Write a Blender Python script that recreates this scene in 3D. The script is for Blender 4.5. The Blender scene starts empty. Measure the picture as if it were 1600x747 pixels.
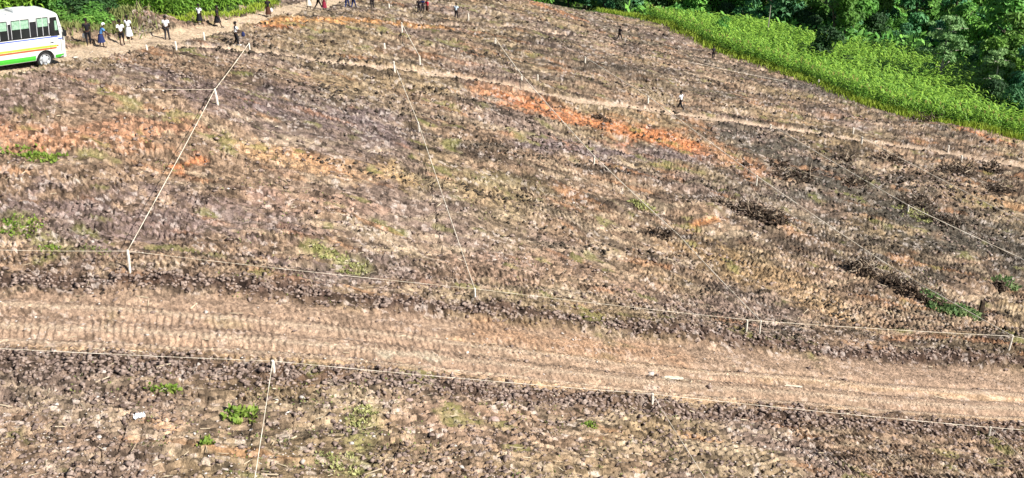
import bpy, bmesh, math, random
import numpy as np
from mathutils import Vector, Matrix

random.seed(7)
rng = np.random.default_rng(7)
scene = bpy.context.scene
COL = scene.collection

# ------------------------------------------------------------------ camera
PITCH = math.radians(25)
CAMZ = 30.0
FPX = 1716.0
cam = bpy.data.cameras.new('camera')
camo = bpy.data.objects.new('camera', cam)
COL.objects.link(camo)
camo.location = (0, 0, CAMZ)
camo.rotation_euler = (math.radians(90) - PITCH, 0, 0)
cam.sensor_width = 36
cam.lens = FPX / 1600 * 36
cam.clip_end = 3000
scene.camera = camo

# ------------------------------------------------------------------ light
SUN_EL, SUN_AZ = math.radians(40), math.radians(121)
world = bpy.data.worlds.new('World')
scene.world = world
world.use_nodes = True
wn = world.node_tree.nodes
sky = wn.new('ShaderNodeTexSky')
sky.sky_type = 'NISHITA'
sky.sun_disc = False
sky.sun_elevation = SUN_EL
sky.sun_rotation = SUN_AZ
world.node_tree.links.new(sky.outputs[0], wn['Background'].inputs[0])
wn['Background'].inputs[1].default_value = 0.05
sd = bpy.data.lights.new('sun', 'SUN')
sd.energy = 5.0
sd.angle = math.radians(0.5)
sd.color = (1.0, 0.955, 0.89)
so = bpy.data.objects.new('sun', sd)
COL.objects.link(so)
to_sun = Vector((math.sin(SUN_AZ) * math.cos(SUN_EL), math.cos(SUN_AZ) * math.cos(SUN_EL), math.sin(SUN_EL)))
so.rotation_euler = to_sun.to_track_quat('Z', 'Y').to_euler()
so.location = (40, -20, 80)
vs = scene.view_settings
vs.view_transform = 'Standard'
vs.look = 'None'
vs.gamma = 1
vs.use_curve_mapping = False
vs.exposure = 0.90

# ------------------------------------------------------------------ helpers
def tag(o, label=None, cat=None, group=None, kind=None):
    if label: o['label'] = label
    if cat: o['category'] = cat
    if group: o['group'] = group
    if kind: o['kind'] = kind
    return o

def empty(name, loc, rz=0.0, label=None, cat=None, group=None):
    o = bpy.data.objects.new(name, None)
    COL.objects.link(o)
    o.location = loc
    o.rotation_euler = (0, 0, rz)
    o.empty_display_size = 0.3
    return tag(o, label, cat, group)

def mat(name, color, rough=0.9, var=0.25, scale=6.0, spec=0.2, metallic=0.0, bump=0.0, color2=None, obj_random=0.0, translucent=0.0):
    m = bpy.data.materials.new(name)
    m.use_nodes = True
    nt = m.node_tree
    N, L = nt.nodes, nt.links
    b = N['Principled BSDF']
    b.inputs['Roughness'].default_value = rough
    b.inputs['Metallic'].default_value = metallic
    b.inputs['Specular IOR Level'].default_value = spec
    tc = N.new('ShaderNodeTexCoord')
    no = N.new('ShaderNodeTexNoise')
    no.inputs['Scale'].default_value = scale
    no.inputs['Detail'].default_value = 4
    L.new(tc.outputs['Object'], no.inputs['Vector'])
    mx = N.new('ShaderNodeMix'); mx.data_type = 'RGBA'
    c = Vector(color[:3])
    c2 = Vector(color2[:3]) if color2 else c * (1 + var)
    c1 = c if color2 else c * (1 - var)
    mx.inputs[6].default_value = (*c1, 1)
    mx.inputs[7].default_value = (*c2, 1)
    rr = N.new('ShaderNodeMapRange')
    rr.inputs[1].default_value = 0.35; rr.inputs[2].default_value = 0.65
    L.new(no.outputs['Fac'], rr.inputs[0])
    L.new(rr.outputs[0], mx.inputs[0])
    out = mx.outputs[2]
    if obj_random:
        oi = N.new('ShaderNodeObjectInfo')
        hs = N.new('ShaderNodeHueSaturation')
        mr = N.new('ShaderNodeMapRange')
        mr.inputs[3].default_value = 1 - obj_random; mr.inputs[4].default_value = 1 + obj_random
        L.new(oi.outputs['Random'], mr.inputs[0])
        L.new(mr.outputs[0], hs.inputs['Value'])
        mr2 = N.new('ShaderNodeMapRange')
        mr2.inputs[3].default_value = 0.5 - obj_random * .06; mr2.inputs[4].default_value = 0.5 + obj_random * .06
        mth = N.new('ShaderNodeMath'); mth.operation = 'FRACT'
        ml = N.new('ShaderNodeMath'); ml.operation = 'MULTIPLY'; ml.inputs[1].default_value = 7.31
        L.new(oi.outputs['Random'], ml.inputs[0]); L.new(ml.outputs[0], mth.inputs[0]); L.new(mth.outputs[0], mr2.inputs[0])
        L.new(mr2.outputs[0], hs.inputs['Hue'])
        L.new(out, hs.inputs['Color'])
        out = hs.outputs[0]
    L.new(out, b.inputs['Base Color'])
    if bump:
        bp = N.new('ShaderNodeBump'); bp.inputs['Strength'].default_value = bump; bp.inputs['Distance'].default_value = 0.03
        L.new(no.outputs['Fac'], bp.inputs['Height']); L.new(bp.outputs[0], b.inputs['Normal'])
    if translucent:
        tr = N.new('ShaderNodeBsdfTranslucent')
        L.new(out, tr.inputs['Color'])
        ms = N.new('ShaderNodeMixShader'); ms.inputs[0].default_value = translucent
        L.new(b.outputs[0], ms.inputs[1]); L.new(tr.outputs[0], ms.inputs[2])
        L.new(ms.outputs[0], N['Material Output'].inputs['Surface'])
    return m

def mesh_np(name, V, faces, m, parent=None, smooth=False, link=True, loc=None):
    """V (n,3); faces: (k,3)/(k,4) array or list of such arrays"""
    if not isinstance(faces, list): faces = [faces]
    faces = [np.asarray(f, dtype=np.int32) for f in faces if len(f)]
    me = bpy.data.meshes.new(name)
    V = np.asarray(V, dtype=np.float32)
    me.vertices.add(len(V))
    me.vertices.foreach_set('co', V.ravel())
    li = np.concatenate([f.ravel() for f in faces])
    tot = np.concatenate([np.full(len(f), f.shape[1], np.int32) for f in faces])
    st = np.concatenate([[0], np.cumsum(tot)[:-1]]).astype(np.int32)
    me.loops.add(len(li)); me.loops.foreach_set('vertex_index', li)
    me.polygons.add(len(tot)); me.polygons.foreach_set('loop_start', st)
    try: me.polygons.foreach_set('loop_total', tot)
    except Exception: pass
    me.polygons.foreach_set('use_smooth', np.full(len(tot), smooth))
    me.update(calc_edges=True)
    if m is not None: me.materials.append(m)
    if not link: return me
    o = bpy.data.objects.new(name, me)
    COL.objects.link(o)
    if parent: o.parent = parent
    if loc is not None: o.location = loc
    return o

class MB:
    def __init__(s): s.v = []; s.f = []
    def add(s, vs_, fs_):
        b = len(s.v); s.v += [tuple(p) for p in vs_]; s.f += [tuple(b + i for i in f) for f in fs_]
    def box(s, c, d, M=None):
        x, y, z = [k / 2 for k in d]
        P = [Vector((a * x, b * y, e * z)) for a in (-1, 1) for b in (-1, 1) for e in (-1, 1)]
        if M is not None: P = [M @ p for p in P]
        P = [p + Vector(c) for p in P]
        s.add(P, [(0, 1, 3, 2), (4, 6, 7, 5), (0, 4, 5, 1), (2, 3, 7, 6), (0, 2, 6, 4), (1, 5, 7, 3)])
    def tube(s, pts, rad, n=6, cap=True, flat=1.0):
        pts = [Vector(p) for p in pts]
        if not hasattr(rad, '__len__'): rad = [rad] * len(pts)
        rings = []
        for i, p in enumerate(pts):
            d = (pts[min(i + 1, len(pts) - 1)] - pts[max(i - 1, 0)]).normalized()
            a = d.cross(Vector((0, 0, 1)))
            if a.length < 1e-3: a = d.cross(Vector((0, 1, 0)))
            a.normalize(); b = d.cross(a)
            rings.append([p + (a * math.cos(2 * math.pi * k / n) + b * math.sin(2 * math.pi * k / n) * flat) * rad[i] for k in range(n)])
        vs_ = [q for r in rings for q in r]
        fs_ = [(i * n + k, i * n + (k + 1) % n, (i + 1) * n + (k + 1) % n, (i + 1) * n + k) for i in range(len(pts) - 1) for k in range(n)]
        if cap: fs_ += [tuple(range(n))[::-1], tuple((len(pts) - 1) * n + k for k in range(n))]
        s.add(vs_, fs_)
    def mesh(s, name, m, smooth=False):
        me = bpy.data.meshes.new(name)
        me.from_pydata([tuple(p) for p in s.v], [], s.f); me.update()
        if smooth: me.polygons.foreach_set('use_smooth', [True] * len(me.polygons))
        me.materials.append(m); return me
    def build(s, name, m, parent=None, smooth=False, loc=None):
        o = bpy.data.objects.new(name, s.mesh(name, m, smooth)); COL.objects.link(o)
        if parent: o.parent = parent
        if loc is not None: o.location = loc
        return o

# ------------------------------------------------------------------ terrain
_cp, _sp = math.cos(PITCH), math.sin(PITCH)
# surveyed spots: direction in the photograph and scale (pixels per metre) give real positions
SP = [(72,105,27),(0,118,28.5),(150,72,23),(262,62,22.5),(371,77,21),(420,25,18.5),(582,18,15.5),(660,22,14.8),(712,30,14.7),
      (968,65,13.2),(1114,92,12),(1062,172,17.5),(205,438,36),(740,468,31),(1185,528,28),(1572,553,25),(428,580,41),(1018,640,36),
      (400,747,49),(1100,747,42),(1600,747,34),(0,747,51),(0,545,41),(0,300,32),(1560,200,14.5),(1250,115,12.3),(1250,65,10.8),
      (800,0,12.0),(300,0,18),(0,0,18),(1500,80,10.2),(340,175,26.5)]
def ray_pt(px, py, d):
    rx = (px - 800) / FPX; ry = -(py - 373.5) / FPX
    return np.array([rx * d, _cp * d + ry * _sp * d, CAMZ - _sp * d + ry * _cp * d])
_W = np.array([ray_pt(a, b, FPX / m) for a, b, m in SP])
_E = np.array([(-90,60,10),(0,400,14),(150,400,10),(-150,300,0),(100,180,-24),(140,60,-22),(0,-40,10),(-60,-20,14),(80,-20,-8),
               (0,225,-21),(60,250,-27),(110,240,-29),(-80,150,2)], float)
_A = np.vstack([_W, _E]); _X = _A[:, :2] / 50
def _phi(r): return np.where(r > 0, r * r * np.log(r + 1e-12), 0)
_n = len(_A)
_K = _phi(np.linalg.norm(_X[:, None] - _X[None], axis=2)) + .06 * np.eye(_n)
_Q = np.hstack([np.ones((_n, 1)), _X])
_S = np.linalg.solve(np.block([[_K, _Q], [_Q.T, np.zeros((3, 3))]]), np.r_[_A[:, 2], 0, 0, 0])
def base_z(x, y):
    x = np.asarray(x, float) / 50; y = np.asarray(y, float) / 50
    o = _S[_n] + _S[_n + 1] * x + _S[_n + 2] * y
    for i in range(_n): o = o + _S[i] * _phi(np.hypot(x - _X[i, 0], y - _X[i, 1]))
    return o
_D = np.arange(18, 420, .2)
def cast(px, py):
    """where a direction of view meets the ground: returns (x, y, distance along axis)"""
    rx = (px - 800) / FPX; ry = -(py - 373.5) / FPX
    x = rx * _D; y = _cp * _D + ry * _sp * _D; z = CAMZ - _sp * _D + ry * _cp * _D
    b = z < base_z(x, y)
    i = int(np.argmax(b)) if b.any() else len(_D) - 1
    i = max(i, 1)
    g0 = z[i-1] - base_z(x[i-1], y[i-1]); g1 = z[i] - base_z(x[i], y[i])
    t = g0 / (g0 - g1) if g0 != g1 else 0
    d = _D[i-1] + t * .2
    return float(rx * d), float(_cp * d + ry * _sp * d), float(d)
def G(px, py): return cast(px, py)[:2]

def _hash(ix, iy, seed):
    h = (ix.astype(np.int64) * 374761393 + iy.astype(np.int64) * 668265263 + seed * 1442695041) & 0xFFFFFFFF
    h = ((h ^ (h >> 13)) * 1274126177) & 0xFFFFFFFF
    h = (h ^ (h >> 16)) & 0xFFFFFF
    return h / float(0xFFFFFF)
def vnoise(x, y, seed=0):
    ix = np.floor(x); iy = np.floor(y); fx = x - ix; fy = y - iy
    fx = fx * fx * (3 - 2 * fx); fy = fy * fy * (3 - 2 * fy)
    a = _hash(ix, iy, seed); b = _hash(ix + 1, iy, seed); c = _hash(ix, iy + 1, seed); d = _hash(ix + 1, iy + 1, seed)
    return (a * (1 - fx) + b * fx) * (1 - fy) + (c * (1 - fx) + d * fx) * fy
def fbm(x, y, seed=0, o=3):
    s = 0; a = 1; t = 0
    for i in range(o):
        s = s + a * vnoise(x * 2 ** i + 17.3 * i, y * 2 ** i - 9.1 * i, seed + i * 31); t += a; a *= .5
    return s / t - .5
def cell(x, y, seed=0):
    """distance to nearest and second nearest feature point, id of nearest"""
    ix = np.floor(x); iy = np.floor(y)
    d1 = np.full(x.shape, 9.0); d2 = np.full(x.shape, 9.0); idn = np.zeros(x.shape)
    for ox in (-1, 0, 1):
        for oy in (-1, 0, 1):
            cx = ix + ox; cy = iy + oy
            px = cx + _hash(cx, cy, seed); py = cy + _hash(cx, cy, seed + 5)
            d = np.hypot(x - px, y - py)
            nid = _hash(cx, cy, seed + 9)
            closer = d < d1
            d2 = np.where(closer, d1, np.minimum(d2, d))
            idn = np.where(closer, nid, idn); d1 = np.where(closer, d, d1)
    return d1, d2, idn

def seg_dist(x, y, pts):
    best = np.full(x.shape, 1e9)
    for (x0, y0), (x1, y1) in zip(pts[:-1], pts[1:]):
        dx, dy = x1 - x0, y1 - y0; L = dx * dx + dy * dy + 1e-9
        t = np.clip(((x - x0) * dx + (y - y0) * dy) / L, 0, 1)
        best = np.minimum(best, np.hypot(x - x0 - t * dx, y - y0 - t * dy))
    return best
def sstep(a, b, v):
    t = np.clip((v - a) / (b - a), 0, 1); return t * t * (3 - 2 * t)
def in_poly(x, y, poly):
    r = np.zeros(x.shape, bool); j = len(poly) - 1
    for i in range(len(poly)):
        xi, yi = poly[i]; xj, yj = poly[j]
        if yi != yj:
            c = ((yi > y) != (yj > y)) & (x < (xj - xi) * (y - yi) / (yj - yi) + xi)
            r ^= c
        j = i
    return r

ROAD_U = [G(*p) for p in [(-260,452),(-120,455),(0,457),(300,464),(560,488),(760,505),(900,520),(1150,550),(1400,570),(1600,582),(1850,600)]]
ROAD_L = [G(*p) for p in [(-260,545),(-120,548),(0,550),(430,566),(700,592),(1018,625),(1250,642),(1600,664),(1850,682)]]
TOP_U = [(0,99),(60,90),(103,80),(200,62),(300,48),(400,22),(480,4),(530,-8),(600,-24)]
TOP_L = [(0,128),(60,112),(103,102),(200,86),(280,70),(400,38),(500,15),(560,0),(640,-16)]
TRACK = [G(*p) for p in [(-150,150)] + TOP_L + [(660,-34)] + TOP_U[::-1] + [(-150,124)]]
PATH = [G(*p) for p in [(262,74),(330,78),(450,90),(600,110),(700,120),(760,130),(900,158),(1000,172),(1090,184),(1250,207),(1420,232),(1570,258),(1800,300)]]
PATH2 = [G(*p) for p in [(640,38),(700,40),(800,44),(880,54),(960,68),(1040,80),(1110,92),(1200,112)]]
ru = np.array(ROAD_U); rl = np.array(ROAD_L)

def flow(pa, pb):
    a, b = np.array(G(*pa)), np.array(G(*pb)); d = b - a; return d / np.hypot(*d), (a + b) / 2
FLOWS = [flow((0,500),(500,510)), flow((700,540),(1200,590)), flow((1200,600),(1600,620)), flow((900,160),(1400,232)), flow((400,88),(760,130)),
         flow((800,45),(1110,92)), flow((40,225),(300,235)), flow((600,250),(1000,330)), flow((1000,300),(1500,500)), flow((1250,660),(1600,690)),
         flow((205,405),(340,150)), flow((400,747),(428,590)), flow((100,740),(150,600)), flow((740,460),(655,220)), flow((760,740),(730,610)), flow((480,420),(470,240)), flow((1130,745),(1050,650))]
PITCHES = [.27] * 10 + [.34] * 7
def flow_st(x, y, k):
    d, _ = FLOWS[k]; return x * d[0] + y * d[1], -x * d[1] + y * d[0]

def masks(x, y):
    M = {}
    wob = fbm(x * .9, y * .9, 3) * .5
    yu = np.interp(x, ru[:, 0], ru[:, 1]); yl = np.interp(x, rl[:, 0], rl[:, 1])
    M['road'] = sstep(-.35, .45, np.minimum(yu - y, y - yl) + wob * 1.1 + fbm(x * 3, y * 3, 14, 2) * .5)
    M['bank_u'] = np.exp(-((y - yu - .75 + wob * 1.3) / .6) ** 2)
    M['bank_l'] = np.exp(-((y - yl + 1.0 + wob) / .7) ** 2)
    M['yu'] = yu; M['yl'] = yl
    tr = in_poly(x + wob * .6, y + fbm(x * .8, y * .8, 8) * .6, TRACK)
    M['track'] = tr.astype(float)
    dp = seg_dist(x, y, PATH) + wob * .35
    M['path'] = sstep(.72, .48, dp)
    M['path_berm'] = np.exp(-((dp - 1.1) / .35) ** 2)
    dp2 = seg_dist(x, y, PATH2) + wob * .4
    M['path2'] = sstep(.75, .45, dp2)
    M['path2_b'] = np.exp(-((dp2 - 1.1) / .5) ** 2)
    return M

BUMPS = []      # (x, y, radius_x, radius_y, height, angle)
def bump_px(px, py, rx, ry, h, ang=0.0):
    X, Y = G(px, py); BUMPS.append((X, Y, rx, ry, h, ang))
bump_px(228, 42, 2.4, 1.3, 1.0)          # earth heap pushed up beside the track
bump_px(265, 40, 1.6, 1.0, .45)
bump_px(330, 35, 3.0, .8, .35)
bump_px(1150, 345, 2.2, .9, .35, -.2)
bump_px(1370, 440, 1.6, .6, .35, -.5)
bump_px(1240, 280, 2.0, 1.4, .35)
bump_px(1440, 270, 2.6, 1.4, .4)
bump_px(430, 132, 3, 1.2, .3); bump_px(1020, 372, 1, .5, .3)
bump_px(120, 62, 2.5, 1.0, .5)

# places of disturbed dark ground with rough lumps
ROUGH = [(1280,250,6,4),(1400,280,6,4),(1220,270,4,3),(1480,300,5,4),(1320,300,5,3),(1150,345,3.2,1.5),(1500,360,4,3),(560,160,5,2),(860,225,5,2),
         (1200,215,4,1.5),(1130,85,4,2),(990,75,4,1),(900,15,6,2),(1170,175,4,1),(1390,160,5,3),(1480,190,5,2)]
ROUGH = [(*G(a, b), c, d) for a, b, c, d in ROUGH]
def blob(x, y, bx, by, rx, ry):
    return np.exp(-(((x - bx) / rx) ** 2 + ((y - by) / ry) ** 2))

def detail_z(x, y, M=None, fine=True):
    if M is None: M = masks(x, y)
    hard = np.clip(M['road'] + M['track'] + M['path'] * .8, 0, 1)
    h = fbm(x * .22, y * .22, 40, 2) * .5 * (1 - hard)
    h = h + fbm(x * .8, y * .8, 41, 2) * .15 * (1 - hard * .75)
    # bulldozer ruts running with the contour
    rut = 0
    for k, sc in ((3, 1.0), (8, .8), (1, .7)):
        s, t = flow_st(x, y, k)
        w = sstep(.45, .6, vnoise(x * .07 + k * 3.1, y * .07 - k, 60 + k))
        n = vnoise(s * .16 + 3 * k, t * 1.35, 70 + k)
        rut = rut + sc * (1 - np.abs(2 * n - 1) * 1.7) * (.35 + .65 * w)
    h = h + rut * .12 * (1 - .85 * hard)
    for k in (3, 5, 8):       # narrow furrows torn by the blade corner
        s, t = flow_st(x, y, k)
        n = vnoise(s * .11 + 5 * k, (t + fbm(s * .1, t * .1, 7, 2) * 2) * .75, 770 + k)
        w = sstep(.4, .6, vnoise(s * .06 + k, t * .3, 780 + k)) * sstep(60, 80, y + x * .5)
        h = h - .22 * w * np.exp(-((n - .5) / .035) ** 2) * (1 - hard)
    rough = 0
    for bx, by, rx, ry in ROUGH: rough = rough + blob(x, y, bx, by, rx, ry)
    rough = np.clip(rough + M['bank_u'] * .8 + M['bank_l'] * .75, 0, 1.2)
    if fine:
        wx = x + fbm(x * 1.3, y * 1.3, 90, 2) * .7; wy = y + fbm(x * 1.3, y * 1.3, 95, 2) * .7
        # clods : rounded lumps separated by cracks
        d1, d2, i1 = cell(wx * 3.3, wy * 4.4, 11)
        lump = (1 - np.clip(d1, 0, 1) ** 2) * (.35 + i1)
        d1b, d2b, i1b = cell(wx * 1.5 + 40, wy * 2.2, 23)
        lump2 = (1 - np.clip(d1b, 0, 1) ** 2) * i1b
        amt = .35 + .65 * sstep(-.15, .2, fbm(x * .3, y * .3, 120, 2))
        h = h + (lump * .085 * amt + lump2 * .12 * (amt * .5 + rough)) * (1 - .6 * hard)
        h = h + rough * fbm(x * 2.2, y * 2.6, 33, 3) * .42
        # grouser (tread) marks : short bars across the direction of travel, inside 0.5 m wide bands
        best = np.full(x.shape, -9.0); tread = np.zeros(x.shape)
        for k in range(len(FLOWS)):
            s, t = flow_st(x, y, k); c = FLOWS[k][1]; up_ = k >= 10
            w = -np.hypot((x - c[0]) / (13 if not up_ else 10), (y - c[1]) / (11 if not up_ else 8)) + (vnoise(s * .07 + k * 7, t * .9, 200 + k) - .5) * 1.5
            tt = t + fbm(s * .12, t * .12, 215 + k, 2) * 3
            lane = np.floor(tt / .46)
            off_ = _hash(lane, lane * 0 + k, 230 + k)
            skew = (off_ - .5) * .9 + .25
            ph = (s + skew * (tt - lane * .46) + off_ * 2 + fbm(s * .9, t * .9, 220 + k, 2) * .22) / PITCHES[k]
            fr = ph - np.floor(ph)
            groove = sstep(.42, .08, np.abs(fr - .5)) * (.45 + .75 * _hash(np.floor(ph), lane, 250 + k))
            tilt = (fr - .5) * .25
            edge = np.abs((tt / .46 - lane) - .5)
            g = (1 - groove) + tilt - .35 * sstep(.40, .5, edge)
            sel = w > best
            tread = np.where(sel, g, tread); best = np.where(sel, w, best)
        cover = sstep(.18, .32, vnoise(x * .35, y * .35, 260)) * (1 - np.clip(rough, 0, 1) * .8)
        h = h + tread * .135 * (.35 + .65 * cover) * (1 - .45 * hard) * (1 - .6 * np.clip(M['track'] + M['path'], 0, 1))
    # banks cut and cast aside along the lower road
    h = h + .30 * sstep(-.1, 1.2, y - M['yu']) * sstep(6, 1.5, y - M['yu'])
    h = h - .22 * sstep(-.1, -1.6, y - M['yl']) * sstep(-8, -2, y - M['yl'])
    for off, w_, a_ in ((1.2, .28, .07), (3.0, .3, .06), (4.4, .25, .05)):
        h = h - 2.6 * a_ * np.exp(-((y - M['yl'] - off + fbm(x * .2, y * 0, 5, 2) * .5) / w_) ** 2) * (M['road'] > .5)
    h = h + M['path_berm'] * .12 + M['path2_b'] * .10 - M['path2'] * .06
    for bx, by, rx, ry, hh, an in BUMPS:
        u = (x - bx) * math.cos(an) + (y - by) * math.sin(an); v = -(x - bx) * math.sin(an) + (y - by) * math.cos(an)
        h = h + hh * np.exp(-((u / rx) ** 2 + (v / ry) ** 2))
    return h
def gz(x, y, fine=False):
    a = np.array([float(x)]); b = np.array([float(y)])
    return float(base_z(a, b)[0] + detail_z(a, b, fine=fine)[0])

# grid: fine where the hillside is near, coarse far off and to the sides
DET = 1.0
a_in = np.linspace(-.60, .60, int(1160 * DET))
a_out = np.concatenate([np.arange(.6025, .86, .0025), np.linspace(.87, 1.2, 40), np.linspace(1.3, 4, 14)])
A_ = np.concatenate([-a_out[::-1], a_in, a_out])
ys = [24.5]
while ys[-1] < 170: ys.append(ys[-1] + max(.06, 1.75 * ys[-1] ** 2 / (1716 * 24)) / DET)
Y_ = np.concatenate([np.linspace(-80, 20, 14), [22, 23.5], np.array(ys), np.linspace(172, 300, 70), np.geomspace(306, 1500, 26)])
AA, YY = np.meshgrid(A_, Y_)
XX = AA * np.maximum(YY, 24.5)
gm = masks(XX, YY)
near = (np.abs(AA) < .865) & (YY > 22) & (YY < 175)
ZB = base_z(XX, YY)
far_cap = sstep(350, 700, np.hypot(XX, YY))
ZB = ZB * (1 - far_cap) + far_cap * (20 + 40 * fbm(XX / 300, YY / 300, 4, 2))
dz = detail_z(XX, YY, gm, True)
ZZ = ZB + np.where(near, dz, fbm(XX * .2, YY * .2, 40, 2) * .5)

# soil colour
def mixc(c, d, f): return c * (1 - f[..., None]) + np.array(d)[None, None] * f[..., None]
nA = fbm(XX * .12, YY * .12, 300, 3); nB = fbm(XX * .6, YY * .6, 310, 3); nC = fbm(XX * 2.5, YY * 3.0, 320, 3)
_, _, cid = cell(XX * 4 + 9, YY * 5, 44)
C = np.zeros(XX.shape + (3,)) + np.array([.228, .156, .104])
C = mixc(C, [.165, .125, .110], sstep(.03, .14, fbm(XX * .09, YY * .09, 330, 2)) * .6)      # mauve-grey subsoil
C = mixc(C, [.22, .165, .09], sstep(.0, .16, fbm(XX * .14, YY * .14, 340, 2)) * .6)
def patch(C, pxs, w, col, amt, edge=.5):
    pts = [G(*p) for p in pxs]
    if len(pts) == 1: pts = pts * 2
    d = seg_dist(XX, YY, pts) + fbm(XX * .7, YY * .9, 400, 3) * w * 1.5 + nC * w * .9
    brk = 1 if w < .6 else (.62 + .38 * sstep(.2, .5, cid + nB * .8))
    return mixc(C, col, sstep(w, w * edge * .4, d) * amt * brk)
ORG = [.44, .165, .065]; TAN = [.34, .235, .165]; GRY = [.085, .076, .060]; OLV = [.20, .19, .07]; MAU = [.145, .108, .108]
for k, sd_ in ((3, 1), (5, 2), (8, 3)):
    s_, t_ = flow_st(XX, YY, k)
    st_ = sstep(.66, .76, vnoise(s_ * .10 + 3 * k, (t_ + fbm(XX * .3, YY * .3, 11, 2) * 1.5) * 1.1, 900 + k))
    C = mixc(C, [.055, .042, .032], st_ * .65 * sstep(52, 66, YY + XX * .35))  # dark streaks: furrow shade painted into the soil colour
    sp_ = sstep(.73, .84, vnoise(s_ * .16 + 7 * k, (t_ + nB) * 1.6, 950 + k))
    C = mixc(C, [.36, .28, .19], sp_ * .40)
for pxs, w, col, amt in [
    ([(330,150),(600,200)], 4.0, MAU, .7), ([(830,225),(1100,245)], 2.2, MAU, .75), ([(100,350),(380,350)], 4.0, MAU, .7),
    ([(0,160),(200,120)], 3.0, MAU, .5), ([(500,440),(800,420)], 3.0, MAU, .6), ([(1200,240),(1540,380)], 8.5, [.065,.058,.045], .92), ([(850,90),(1130,150)], 5, GRY, .5),
    ([(880,20),(1150,110),(1500,210)], 5, GRY, .68), ([(1200,300),(1400,420)], 4, GRY, .4),
    ([(380,235),(600,280)], 2.2, [.40,.24,.12], .65), ([(400,315),(560,330)], 1.6, [.34,.21,.15], .45), ([(650,290),(800,310)], 3.0, [.29,.225,.11], .38),
    ([(720,420),(1000,440)], 3.5, [.30,.19,.12], .5), ([(1100,400),(1300,480)], 3.0, [.33,.215,.11], .6),
    ([(700,270),(850,300)], 2.0, OLV, .15), ([(500,400),(570,425)], .9, OLV, .8), ([(30,360),(90,400)], 1.2, OLV, .6), ([(570,640),(560,740)], .8, OLV, .7),
    ([(700,560),(700,747)], 3, [.27,.18,.13], .5),
    ([(765,142),(850,165),(950,195),(1050,215),(1120,240),(1160,260)], 3.5, [.37, .18, .09], .6), ([(800,160),(950,205),(1060,225)], 2.6, ORG, .75),
    ([(-20,215),(120,218),(300,210)], 1.4, [.38,.19,.11], .6), ([(20,235),(150,232),(270,238)], .8, [.38,.19,.10], .55), ([(275,262),(310,250)], .7, ORG, .75),
    ([(410,40),(480,36),(560,34),(690,45)], 1.5, [.46,.23,.085], .85), ([(400,44),(470,44)], .9, ORG, .7), ([(790,-5),(850,12),(900,30)], 2.2, [.43,.20,.09], .7),
    ([(1380,532),(1480,540),(1600,552)], .5, [.34,.17,.09], .5), ([(1500,205),(1560,222)], 1.5, [.43,.19,.09], .7), ([(1080,355),(1130,345)], .5, [.45,.2,.08], .7),
    ([(930,50),(1100,75)], 1.0, [.30,.16,.09], .4), ([(640,150),(740,180)], 2.0, [.30,.2,.13], .5)]:
    C = patch(C, pxs, w, col, amt)
# orange streaks where the blade cut through to subsoil
strk = sstep(.17, .30, fbm(XX * .25, YY * .9, 350, 3)); C = mixc(C, [.42, .20, .09], strk * .35)
C = mixc(C, TAN, gm['road'] * .8)
C = patch(C, [(760,520),(1050,560)], 1.6, [.40,.23,.13], .55)
C = patch(C, [(600,552),(680,560)], .45, [.44,.40,.30], .7)
C = patch(C, [(1040,592),(1070,594)], .3, [.50,.42,.30], .8)
C = patch(C, [(0,545),(430,566),(700,590),(1018,624),(1300,640),(1600,658)], .4, [.50,.34,.20], .6)
C = patch(C, [(700,530),(1000,572),(1300,600),(1600,625)], .35, [.50,.33,.19], .5)
C = mixc(C, [.50, .38, .26], gm['track'] * .92)
C = mixc(C, [.47, .35, .25], gm['path'] * .85)
C = mixc(C, [.40, .29, .21], gm['path2'] * .8)
C = mixc(C, [.07, .05, .04], np.clip(gm['path_berm'] * (fbm(XX * .4, YY * .4, 72, 2) > -.05) * .55 + gm['path2_b'] * .5, 0, .8) * (1 - gm['path']) * (1 - gm['path2']))
C = mixc(C, [.070, .044, .034], np.clip(gm['bank_u'] * .95 + gm['bank_l'] * .8, 0, .92))  # shadowed look of both road banks put into the colour
C = patch(C, [(190,40),(290,45)], 1.6, [.26,.17,.12], .7)
# dry crusts and pebbly scatter: clod by clod variation
hardm = np.clip(gm['road'] * .7 + gm['track'] * .95 + gm['path'], 0, 1)
C = C * (1 + ((nC * 1.1 + nB * .35) * (1 - .5 * hardm) + (cid - .5) * 1.35 * (1 - .8 * hardm))[..., None]).clip(.25, 2.2)
pale = sstep(.80, .92, cid) * sstep(-.1, .2, nB + .05); C = mixc(C, [.46, .40, .36], pale * .62 * (1 - hardm * .6))
wk = sstep(.20, .30, fbm(XX * .5, YY * .7, 500, 3)); C = mixc(C, [.20, .20, .06], wk * .5 * (1 - hardm))
for off_, ww in ((1.9, .22), (3.7, .18), (.7, .15)):
    st_ = np.exp(-((YY - gm['yl'] - off_ + fbm(XX * .2, YY * 0, 5, 2) * .5) / ww) ** 2) * gm['road']
    C = mixc(C, [.50, .38, .27], st_ * .7)
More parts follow.
